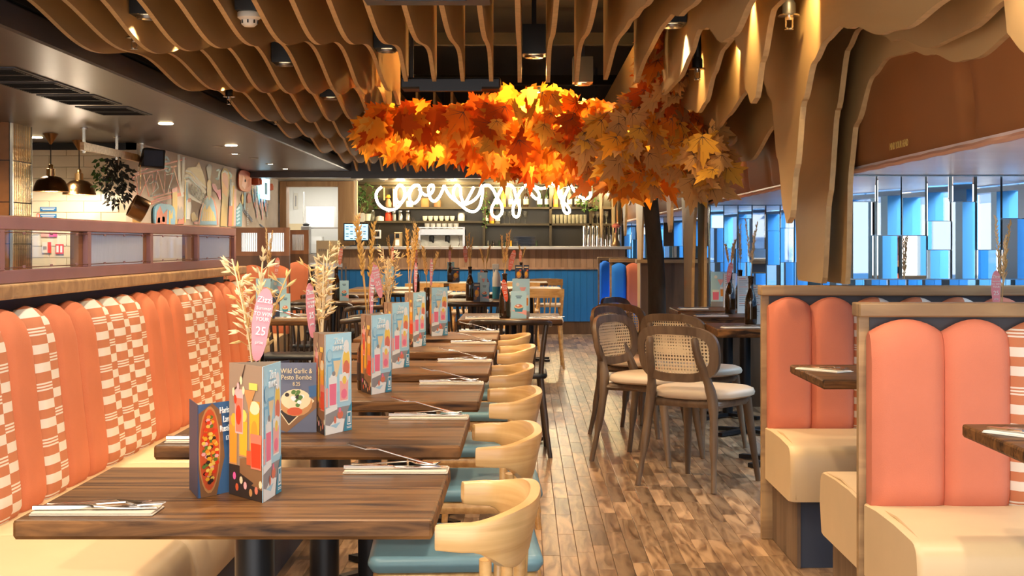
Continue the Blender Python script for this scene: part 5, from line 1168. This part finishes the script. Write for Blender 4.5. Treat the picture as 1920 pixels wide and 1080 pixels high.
# plants on the bar shelves
def foliage(n, r, seed, size, spread=(1, 1, 1), hang=0):
    rd = random.Random(seed); m = MB()
    for k in range(n):
        while True:
            q = Vector((rd.uniform(-1, 1), rd.uniform(-1, 1), rd.uniform(-1, 1)))
            if q.length < 1: break
        p = Vector((q.x*r*spread[0], q.y*r*spread[1], q.z*r*spread[2])); t_ = Vector((rd.gauss(0, .6)+q.x, rd.gauss(0, .6)+q.y, rd.gauss(-hang, .6))).normalized(); s_ = t_.orthogonal().normalized(); s_ = (Matrix.Rotation(rd.uniform(0, 6.28), 3, t_) @ s_); l = size*rd.uniform(.7, 1.3)
        w = s_*l*.28; u = t_.cross(s_)*l*.06
        m.add([p, p+t_*l*.4+w+u, p+t_*l, p+t_*l*.4-w+u, p+t_*l*.45-u], [(0, 1, 4), (1, 2, 4), (2, 3, 4), (3, 0, 4)])
    return m
a = at(687, 0, YS-.1); t = thing('potted_plant', 'round-leaved green plant on the bar shelf above the till', 'plant', (a.x, YS-.05, ZB)); MB().lathe([(0, 0), (.05, 0), (.065, .10), (.06, .10)], 14).build('pot', 'ceramic', t, smooth=True); o = foliage(90, .2, 3, .07, (.8, .6, 1.2)).build('leaves', 'plant_green', t, (0, 0, .32)); o['kind'] = 'stuff'
a = at(1108, 0, YS); t = thing('trailing_plant', 'green trailing plant at the right end of the top shelf', 'plant', (a.x, YS-.02, ZA)); MB().lathe([(0, 0), (.05, 0), (.06, .09)], 12).build('pot', 'bar_dark', t, smooth=True); o = foliage(80, .14, 5, .05, (1.3, .6, .9), .4).build('leaves', 'plant_green', t, (-.02, 0, .06)); o['kind'] = 'stuff'
a = at(910, 0, YS); t = thing('trailing_plant', 'thin vine hanging beside the shelf upright at the bar middle', 'plant', (a.x, YS-.04, 1.6)); o = foliage(70, .14, 8, .045, (.35, .3, 2.2), .6).build('leaves', 'plant_green', t, (0, 0, .1)); o['kind'] = 'stuff'; MB().tube([(0, 0, -.2), (.01, 0, .4)], .004, 5).build('stem', 'twig', t)
a = at(676, 0, YS-.25); t = thing('wall_plaque', 'white square plaque with a red dot on the bar shelf', 'plaque', (a.x-.02, YS-.25, ZB-.02)); MB().rbox(-.075, .075, 0, .02, 0, .13, .004).build('plate', 'paper_white', t); MB().lathe([(0, 0), (.02, 0), (.02, .004), (0, .004)], 14).build('dot', 'sign_red', t, (0, -.001, .065)).rotation_euler = (math.radians(90), 0, 0)
# ================================================================== neon sign
YN = 19.5
ns = thing('neon_sign', 'warm white handwritten neon tube sign hanging before the bar', 'neon sign', at(905, 345, YN)); N0 = Vector(at(905, 345, YN))
def stroke(pts, ox, depth=0):
    P = [at(ox+x/6.75, 320+y/6.75, YN)+Vector((0, depth, 0))-N0 for x, y in pts]
    MB().tube(catmull(P, 5), .0165, 8).build('tube', 'neon', ns, smooth=True)
for k, s in enumerate(([(375, 205), (320, 260), (305, 330), (330, 410), (400, 475), (490, 495), (570, 470), (630, 400), (700, 300), (760, 210), (800, 185), (845, 190), (868, 250), (850, 350), (790, 412), (740, 385), (728, 310), (755, 235), (800, 190)],
    [(640, 195), (600, 182), (560, 230), (548, 310), (570, 385), (605, 405), (645, 375), (667, 300), (655, 225), (620, 185)],
    [(850, 230), (880, 275), (930, 310), (985, 300), (1025, 250), (1030, 195), (1000, 182), (970, 220), (975, 300), (1000, 365), (1050, 385), (1105, 330), (1150, 240), (1165, 185)],
    [(1165, 185), (1215, 285), (1290, 365), (1400, 425), (1480, 410), (1560, 360), (1610, 290), (1640, 200), (1650, 185)],
    [(1410, 405), (1380, 330), (1370, 220), (1330, 182), (1290, 230), (1285, 310), (1330, 390), (1400, 455), (1470, 505), (1550, 515), (1610, 465), (1640, 370), (1650, 280), (1648, 200)],
    [(1545, 205), (1490, 310), (1430, 420)])): stroke(s, 660, .008*(k % 2))
for k, s in enumerate(([(50, 188), (110, 185), (170, 250), (220, 350), (270, 430), (282, 510), (250, 570), (200, 592), (152, 550), (150, 470), (200, 370), (250, 270), (292, 205)],
    [(310, 188), (380, 180), (430, 230), (455, 330), (485, 400), (502, 480), (490, 560), (460, 585), (425, 560), (418, 480), (450, 380), (500, 280), (548, 210)],
    [(560, 190), (620, 185), (690, 198), (760, 225), (850, 215)], [(650, 190), (628, 250), (660, 310), (710, 355), (748, 340), (740, 280), (690, 222), (645, 192)],
    [(855, 192), (900, 165), (950, 180), (985, 250), (1010, 330), (1060, 400), (1120, 470), (1132, 520), (1100, 540), (1065, 510), (1050, 430), (1065, 340), (1100, 260), (1132, 205)], [(1005, 180), (1020, 260), (1032, 350)],
    [(1150, 185), (1190, 250), (1250, 320), (1330, 355), (1390, 330), (1402, 270), (1365, 212)])): stroke(s, 900, .008*(k % 2))
a, b_ = at(712, 351, YN+.04)-N0, at(1082, 351, YN+.04)-N0; MB().tube([a, b_], .006, 6).build('support_rail', 'brass', ns)
for px in (749, 853, 958, 1062): MB().tube([at(px, 350, YN+.03)-N0, at(px+1.5, 326, YN+.03)-N0], .004, 5).build('cable', 'brass', ns)
# ================================================================== left background
cl = thing('tiled_column', 'square column clad in glossy bronze finger tiles', 'column', (-3.95, 10.9, 0))
MB().box(-.25, .262, -.19, .21, 0, 2.068).build('core', 'black', cl)
bt = MB().rbox(0, .012, -.0185, .0185, 0, .296, .003, 1).mesh('tile', 'bronze_tile'); br = MB().box(-.121, .121, -.012, 0, .002, .296).mesh('tile', 'brown_tile')
for r in range(4):
    for c in range(10): obj('bronze_tile', bt, cl, (.262, -.17+c*.0395, .90+r*.30))
    for c in range(2): obj('brown_tile', br, cl, (-.12+c*.25, -.19, .90+r*.30))
MB().box(.258, .278, -.205, -.19, 0, 2.068).box(.258, .278, .21, .222, 0, 2.068).build('edge_strip', 'steel', cl)
def pendant(x, y, label):
    t = thing('pendant_lamp', label, 'pendant lamp', (x, y, 2.07), 0, 'bronze pendant lamps')
    MB().lathe([(0, -.085), (.008, -.085), (.06, -.004), (.06, 0), (0, 0)], 18).build('ceiling_rose', 'bronze', t, smooth=True); MB().tube([(0, 0, -.08), (0, 0, -.26)], .004, 6).build('cord', 'black', t)
    MB().lathe([(.008, -.24), (.018, -.25), (.018, -.275), (.034, -.28), (.034, -.335)], 16).build('neck', 'brass', t, smooth=True)
    MB().lathe([(.034, -.335), (.075, -.345), (.11, -.375), (.130, -.42), (.137, -.455), (.140, -.458), (.134, -.456), (.126, -.42), (.105, -.378), (.03, -.345)], 28).build('shade', 'bronze', t, smooth=True)
    MB().lathe([(0, -.40), (.03, -.41), (.035, -.435), (0, -.455)], 12).build('bulb', 'lamp_glow', t, smooth=True); lamp('POINT', 'pendant_glow', (x, y, 1.60), 7, SOFT, .04)
pendant(-3.75, 11.8, 'nearer bronze dome pendant lamp'); pendant(-3.75, 12.55, 'farther bronze dome pendant lamp')
rl_ = thing('hanging_rail', 'pale wooden rail hung on steel brackets below the low ceiling', 'rail', (-3.31, 12.0, 1.93))
MB().box(-.015, .015, -.85, .95, -.03, .03).build('bar', 'oak', rl_)
for y in (-.8, .1, .9):
    b = MB().box(-.008, .008, y-.012, y+.012, -.05, .14).build('bracket', 'steel', rl_); MB().lathe([(.03, .132), (.03, .14), (0, .14)], 12, (0, y)).build('ceiling_plate', 'steel', b)
hp = thing('hanging_plant', 'bunch of dark drying leaves hung from the rail', 'plant', (-3.31, 12.1, 1.90))
MB().tube([(0, 0, .05), (0, 0, -.12)], .012, 6).build('stem_bundle', 'twig', hp); o = foliage(230, .17, 12, .055, (.75, .6, 1.25), .8).build('dry_leaves', 'plant_dark', hp, (0, 0, -.20)); o['kind'] = 'stuff'; o = foliage(40, .11, 14, .055, (.5, .5, 1.2), .4).build('green_leaves', 'plant_green', hp, (-.12, -.06, -.14)); o['kind'] = 'stuff'
sp_ = thing('loudspeaker', 'black wedge loudspeaker beside the hanging rail', 'speaker', at(284, 295, 12.75), math.radians(25)); MB().prism([(-.10, -.06, -.08), (.10, -.06, -.10), (.11, -.06, .06), (-.06, -.06, .08)], (0, .14, 0)).build('cabinet', 'black', sp_, bevel=.008); MB().box(-.075, .085, -.065, -.06, -.075, .055).build('grille', 'plinth_blue', sp_)
pt = thing('copper_pan', 'round copper pan hanging from a wire by the mural', 'pan', at(263, 345, 12.6))
MB().tube([(0, 0, .16), (0, 0, .0), (.0, 0, -.05)], .004, 6).build('hanger', 'brass', pt); o = MB().lathe([(0, 0), (.095, 0), (.10, .01), (.10, .13), (.096, .13), (.094, .012), (0, .01)], 24).build('body', 'bronze', pt, (.045, 0, -.235), smooth=True); o.rotation_euler = (math.radians(20), math.radians(-62), 0)
# safety signs on the tiled wall
def sign(px0, py0, px1, py1, m, label, rows=(), Y=12.905):
    a, b_ = at(px0, py1, Y), at(px1, py0, Y); t = thing('safety_sign', label, 'sign', (a.x, Y, a.z), 0, 'safety signs on the tiled wall'); w, h = b_.x-a.x, b_.z-a.z
    MB().box(0, w, 0, .006, 0, h).build('plate', m, t)
    for (u0, u1, v0, v1, mm) in rows: MB().box(u0*w, u1*w, -.0015, 0, v0*h, v1*h).build('print', mm, t)
L_ = [(.08, .92, .62, .78, 'p_white'), (.15, .85, .30, .44, 'p_white')]
sign(75, 388, 106, 396, 'sign_blue', 'upper blue safety notice on the tiled wall', L_); sign(75, 401, 106, 410, 'sign_blue', 'lower blue safety notice on the tiled wall', L_); sign(69, 400, 74, 409, 'sign_red', 'tiny red fire sign beside the blue notice', [(.3, .7, .2, .8, 'p_white')])
sign(104, 458, 119, 476, 'sign_red', 'red fire extinguisher sign seen through the clear pane', [(.12, .4, .15, .85, 'p_white'), (.6, .85, .15, .85, 'p_white')]); sign(79, 454, 96, 474, 'paper_white', 'red and white alarm sign seen through the clear pane', [(.6, 1, 0, 1, 'p_red'), (.1, .5, .3, .6, 'p_grey')]); sign(77, 436, 107, 444, 'p_rose', 'pink notices seen through the clear pane', [(.5, 1, 0, 1, 'p_magenta')])
# ================================================================== mural (flat paint on the wall)
mu = thing('mural', 'colourful painted mural of a bridge, market hall and food', 'mural', (-3.35, 13, 0)); MS = 6.354
def wp(cx, cy, lay):
    x, y = 240+cx/MS, 260+cy/MS; Y = 3.35*F/(VX-x); return Vector((.001+lay*.0006, Y-13, CH-(y-VY)*Y/F))
lay_ = [0]
def paint(name, pts, m):
    lay_[0] += 1; MB().poly([wp(x, y, lay_[0]*.25) for x, y in pts]).build(name, m, mu)
def pline(name, pts, w, m):
    # brush stroke of even height
    lay_[0] += 1; b = MB()
    for (x0, y0), (x1, y1) in zip(pts, pts[1:]):
        d = Vector((x1-x0, y1-y0)).normalized(); n = Vector((-d.y, d.x))*w*.75; b.poly([wp(x0+n.x, y0+n.y, lay_[0]*.25), wp(x1+n.x, y1+n.y, lay_[0]*.25), wp(x1-n.x, y1-n.y, lay_[0]*.25), wp(x0-n.x, y0-n.y, lay_[0]*.25)])
    b.build(name, m, mu)
for a in ([(40, 440), (240, 350), (480, 295), (690, 240)], [(40, 470), (120, 430), (580, 325)], [(270, 755), (400, 705), (670, 640)], [(270, 780), (400, 730), (670, 660)], [(300, 700), (520, 640)]): pline('bridge_stroke', a, 13, 'p_coral')
for a in ([(50, 460), (130, 700), (260, 430), (290, 430), (300, 690)], [(180, 420), (250, 690)], [(350, 380), (430, 670), (440, 380)], [(350, 390), (290, 690)], [(470, 660), (540, 340), (620, 640)], [(100, 440), (110, 700)]): pline('bridge_stroke', a, 8, 'p_coral')
for a in ([(600, 190), (610, 500), (650, 690)], [(660, 215), (650, 640)]): pline('lamp_stroke', a, 20, 'p_white')
for a in ([(250, 540), (330, 500), (360, 580), (260, 690), (380, 660)], [(450, 430), (550, 410), (480, 590), (560, 600)]): pline('grey_stroke', a, 9, 'p_grey')
for a in ([(140, 130), (180, 170)], [(255, 150), (275, 190)], [(300, 190), (390, 240)], [(410, 270), (450, 210), (490, 270), (420, 270)], [(420, 330), (500, 340), (480, 390), (440, 380)], [(1050, 380), (1090, 370), (1070, 490), (1040, 470)], [(1200, 400), (1230, 440), (1210, 470)]): pline('cloud_stroke', a, 15, 'p_paleblue')
paint('hall_roof', [(670, 400), (710, 345), (800, 335), (880, 375), (945, 600), (830, 560), (740, 430)], 'p_gold'); paint('hall_finial', [(805, 335), (840, 270), (875, 370)], 'p_gold'); pline('roof_line', [(680, 380), (750, 400), (850, 520), (940, 600)], 16, 'p_white'); pline('roof_line', [(670, 450), (720, 440), (850, 560), (920, 650)], 24, 'p_white'); pline('roof_line', [(670, 470), (720, 462), (850, 585)], 8, 'p_sky')
paint('hall_front', [(670, 500), (720, 480), (900, 650), (890, 790), (700, 700), (672, 720)], 'p_white'); pline('hall_edge', [(690, 520), (690, 960)], 26, 'p_sky'); pline('hall_edge', [(676, 480), (672, 1000)], 10, 'p_yellow')
# letters of the market hall, slanting along the wall
def wtext(s, cx, cy, cx2, cy2, size, m):
    a, b_ = wp(cx, cy, 30), wp(cx2, cy2, 30); text('lettering', s, size, m, a+Vector((.002, 0, 0)), (b_-a), (0, -(b_-a).z*.15, 1), mu, .95, 'LEFT')
wtext('BOROUGH', 728, 655, 890, 775, .15, 'p_dark')
paint('hall_person', [(690, 740), (730, 700), (750, 800), (730, 960), (690, 960)], 'p_white'); paint('flower', [(705, 720), (740, 705), (745, 750), (710, 760)], 'p_coral'); paint('flower', [(740, 900), (780, 870), (830, 960), (760, 990)], 'p_gold'); paint('flower', [(780, 990), (840, 990), (830, 1020), (780, 1020)], 'p_rose')
paint('tower', [(520, 640), (580, 620), (580, 1015), (520, 1015)], 'p_gold'); paint('tower_top', [(515, 600), (580, 570), (580, 630), (515, 645)], 'p_rose'); paint('spires', [(575, 900), (590, 790), (610, 860), (630, 800), (655, 900), (650, 960), (570, 960)], 'p_grey'); paint('hills', [(580, 1015), (600, 950), (630, 970), (660, 930), (660, 1015)], 'p_coral')
paint('arch', [(825, 1025), (850, 860), (900, 710), (960, 650), (1020, 720), (1055, 860), (1070, 1025)], 'p_coral'); paint('arch', [(845, 1025), (868, 870), (910, 730), (960, 675), (1010, 740), (1040, 870), (1052, 1025)], 'p_sky'); paint('arch', [(865, 980), (885, 840), (910, 770), (930, 850), (960, 790), (990, 850), (1020, 900), (1040, 980)], 'p_yellow'); pline('arch_ground', [(850, 1000), (1050, 1005)], 30, 'p_sky')
for k in range(6): pline('arch_stripe', [(890+k*24, 870), (880+k*27, 985)], 5, 'p_cream')
paint('pineapple', [(930, 520), (955, 480), (985, 520), (985, 660), (960, 735), (932, 660)], 'p_gold')
for a in ([(958, 490), (930, 330)], [(958, 490), (950, 305)], [(958, 490), (985, 320)], [(958, 490), (968, 300)]): pline('pineapple_leaf', a, 14, 'p_grey')
paint('pink_ribbon', [(995, 530), (1030, 540), (1060, 610), (1095, 600), (1098, 720), (1080, 730), (1050, 650), (1010, 610), (992, 570)], 'p_magenta')
paint('jar', [(1100, 400), (1130, 350), (1170, 355), (1200, 420), (1195, 640), (1180, 760), (1165, 1045), (1090, 1040), (1110, 700)], 'p_gold'); paint('jar_fill', [(1112, 420), (1140, 380), (1180, 410), (1188, 560), (1170, 700), (1110, 600)], 'p_coral'); paint('jar_fill', [(1112, 500), (1180, 620), (1170, 700), (1112, 640)], 'p_orange'); paint('jar_top', [(1115, 410), (1140, 372), (1180, 400), (1180, 440), (1150, 400)], 'p_white')
for k, (x, m) in enumerate(((1215, 'p_navy'), (1235, 'p_white'), (1250, 'p_amber'), (1270, 'p_rose'))): pline('bottle_stroke', [(x, 480+k*40), (x-12, 1040)], 16, m)
pline('bottle_stroke', [(1215, 800), (1205, 1045)], 30, 'p_coral')
paint('blue_block', [(1272, 850), (1330, 760), (1355, 800), (1345, 1045), (1270, 1045)], 'p_teal')
for r in range(5): pline('block_window', [(1285, 850+r*42), (1320, 815+r*45)], 14, 'p_paleblue')
paint('balloon', [(1405, 690), (1430, 640), (1460, 690), (1450, 760), (1415, 770)], 'p_coral'); paint('balloon', [(1340, 690), (1355, 650), (1370, 700), (1360, 780), (1345, 780)], 'p_yellow'); pline('spire_stroke', [(1385, 640), (1375, 850)], 14, 'p_sky')
for a in ([(1350, 810), (1470, 965)], [(1355, 850), (1470, 990)], [(1440, 580), (1655, 810)], [(1450, 560), (1660, 790)], [(1560, 1020), (1610, 1060)]): pline('track_stroke', a, 7, 'p_navy')
for k in range(14): pline('crowd_stroke', [(1470+k*13, 560+(k*97) % 240), (1475+k*13, 700+(k*61) % 280)], 8, ('p_gold', 'p_sky', 'p_coral', 'p_grey', 'p_rose')[k % 5])
for k in range(9): pline('path_stroke', [(1405, 830+k*24), (1418, 832+k*24)], 10, 'p_white')
for k in range(5): pline('ground_stroke', [(430-k*25, 830-k*30), (440-k*25, 760-k*5)], 6, 'p_magenta')
paint('corner_patch', [(28, 1000), (30, 870), (90, 880), (130, 1000)], 'p_amber')
# boards hung on the mural wall
def deck(cx, cy, w, h, base, label, art):
    c = wp(cx, cy, 0); t = thing('skateboard_deck', label, 'skateboard', (-3.33, c.y+13, c.z), 0, 'painted decks on the mural wall'); pts = []
    for k in range(24):
        a = 2*math.pi*k/24; pts.append((0, w*math.copysign(abs(math.cos(a))**.6, math.cos(a)), h*math.copysign(abs(math.sin(a))**.6, math.sin(a))))
    MB().prism(pts, (.014, 0, 0)).build('board', base, t)
    for (m, q) in art: MB().poly([(.0155, u*w, v*h) for u, v in q]).build('print', m, t)
deck(400, 930, .40, .12, 'p_sky', 'red and blue painted deck low on the mural wall', [('p_coral', [(-.9, -.9), (.1, -.9), (.2, .6), (-.2, .2), (-.5, .8), (-.8, .3)]), ('p_white', [(-.75, -.5), (-.5, -.5), (-.5, -.1), (-.7, -.1)]), ('p_white', [(-.3, -.4), (-.05, -.4), (-.05, 0), (-.3, 0)]), ('p_yellow', [(.35, -.6), (.5, -.6), (.5, .5), (.35, .5)]), ('p_yellow', [(.5, -.1), (.7, -.1), (.7, .6), (.5, .1)])])
deck(1365, 505, .40, .125, 'p_coral', 'coral flower painted deck high on the mural wall', [('p_rose', [(-.6, -.5), (-.1, -.8), (.2, -.1), (-.3, .5)]), ('p_white', [(-.15, -.1), (.05, -.1), (.05, .15), (-.15, .15)]), ('p_tomato', [(.3, -.6), (.8, -.3), (.7, .3), (.35, .2)])])
t = thing('exit_sign', 'lit blue-white exit sign at the end of the mural wall', 'exit sign', (-3.30, wp(1585, 600, 0).y+13, wp(1585, 600, 0).z)); MB().box(-.01, .01, -.30, .30, -.13, .13).build('panel', 'exit_glow', t); MB().box(-.03, .03, -.32, .32, .13, .19).build('housing', 'ceramic', t); MB().box(.0105, .012, -.08, .10, -.07, .08).build('arrow', 'p_sky', t)
for k, x in enumerate((1480, 1512, 1650)):
    c = wp(x, 500 if x < 1600 else 565, 0); t = thing('fire_sounder', 'small red alarm sounder near the exit sign, %s from left' % ('first', 'second', 'third')[k], 'alarm', (-3.31, c.y+13, c.z), 0, 'red alarm sounders'); MB().lathe([(0, .03), (.04, .03), (.05, 0), (.05, -.05), (0, -.06)], 12).build('body', 'p_tomato', t, smooth=True); MB().box(-.04, 0, -.03, .03, -.04, .02).build('backplate', 'p_red', t)
# kitchen things seen through the doorway
YK = 21.6
rk = thing('kitchen_rack', 'steel wire rack in the white kitchen', 'rack', (at(603, 0, YK).x, YK, 0))
for sx in (-.26, .26): MB().tube([(sx, 0, 0), (sx, 0, 1.95)], .012, 6).build('post', 'steel', rk)
for z in (.82, 1.05, 1.42): MB().box(-.26, .26, 0, .4, z, z+.015).build('shelf', 'steel', rk)
def carton(px, Y, z, w, h, m, label, d=.25):
    a = at(px, 0, Y); t = thing('carton', label, 'box', (a.x, Y, z), 0, 'cartons in and near the kitchen'); MB().box(-w/2, w/2, 0, d, 0, h).build('box', m, t); MB().box(-w*.06, w*.06, -.001, d+.001, h-.001, h+.001).build('tape', 'paper_white', t); return t
carton(590, YK, 1.066, .2, .13, 'paper_white', 'lower white carton on the kitchen rack'); carton(590, YK, 1.198, .2, .10, 'kitchen_white', 'upper white carton on the kitchen rack'); carton(618, YK, 1.066, .2, .17, 'paper_white', 'right-hand white carton on the kitchen rack'); carton(600, YK, 1.436, .4, .3, 'kitchen_white', 'large white carton on top of the kitchen rack')
t = thing('steel_urn', 'dark steel water boiler left of the kitchen rack', 'boiler', (at(572, 0, 21.3).x, 21.3, 1.051)); MB().box(-.06, .06, 0, .2, 0, .40).build('body', 'steel_dark', t, bevel=.01); MB().lathe([(.04, .4), (.05, .43), (0, .45)], 12, (0, .1)).build('lid', 'black', t)
tag(MB().box(-3.5, -3.0, 21.25, 21.55, 0, 1.05).build('kitchen_counter', 'steel'), 'steel counter in the kitchen below the boiler', 'counter')
t = thing('kitchen_notice', 'yellow and red notice on the kitchen wall', 'notice', (at(553, 0, 22.3).x, 22.38, 1.0)); MB().box(-.12, .12, 0, .01, 0, .5).build('sheet', 'p_cream', t); MB().box(-.03, .06, -.003, 0, .12, .4).build('print', 'p_coral', t)
t = thing('socket_panel', 'white socket panel high on the kitchen wall', 'socket', (at(553, 0, 22.3).x, 22.38, 1.72)); MB().box(-.03, .03, 0, .01, 0, .24).build('plate', 'ceramic', t); MB().box(-.008, .008, -.002, 0, .04, .2).build('sockets', 'p_grey', t)
c = carton(605, 19.2, .95, .165, .29, 'card_box', 'tall cream carton printed BTFA before the doorway'); text('lettering', 'BTFA', .05, 'p_grey', (0, -.002, .15), (1, 0, 0), (0, 0, 1), c)
c = carton(625.5, 19.25, .95, .10, .29, 'card_box', 'narrow cream carton right of the BTFA carton'); text('lettering', 'S', .05, 'p_grey', (0, -.002, .15), (1, 0, 0), (0, 0, 1), c)
st_ = thing('side_station', 'dark waiter station with wire shelves left of the bar', 'side station', (at(612, 0, 19.3).x, 19.2, 0)); MB().box(-.22, .22, 0, .45, .9, .945).build('top', 'steel', st_); MB().box(-.22, .22, .02, .45, .5, .54).build('shelf', 'steel', st_)
for sx in (-.21, .21):
    for y in (.01, .44): MB().tube([(sx, y, 0), (sx, y, .9)], .012, 6).build('leg', 'steel_dark', st_)
for px, py, lab in ((515, 408, 'upper yellow note on the end wall'), (519, 421, 'lower orange note on the end wall')):
    a = at(px, py, 20.28); t = thing('sticky_note', lab, 'note', (a.x, 20.285, a.z), 0, 'notes on the end wall'); MB().box(-.03, .03, 0, .003, -.035, .035).build('paper', 'p_amber', t, bevel=.0005)
a = at(511, 400, 20.29); t = thing('wall_poster', 'pale poster on the end wall beside the doorway', 'poster', (a.x, 20.29, 1.2)); MB().box(-.10, .10, 0, .004, 0, .55).build('sheet', 'soffit_pale', t); MB().box(-.06, .06, -.001, 0, .3, .42).build('print', 'p_grey', t)
for px, py, lab in ((672, 338, 'white round smoke alarm over the bar left'), (720, 337, 'small white ceiling spot over the bar'), (843, 338, 'second small white ceiling spot over the bar')):
    a = at(px, py, 20.3); t = thing('ceiling_fitting', lab, 'ceiling fitting', (a.x, 20.3, 2.10)); MB().lathe([(0, -.04), (.05, -.035), (.07, -.01), (.07, 0), (0, 0)], 14).build('body', 'ceramic', t, smooth=True); MB().lathe([(0, -.05), (.015, -.048), (.015, -.03)], 8).build('sensor', 'p_grey', t)
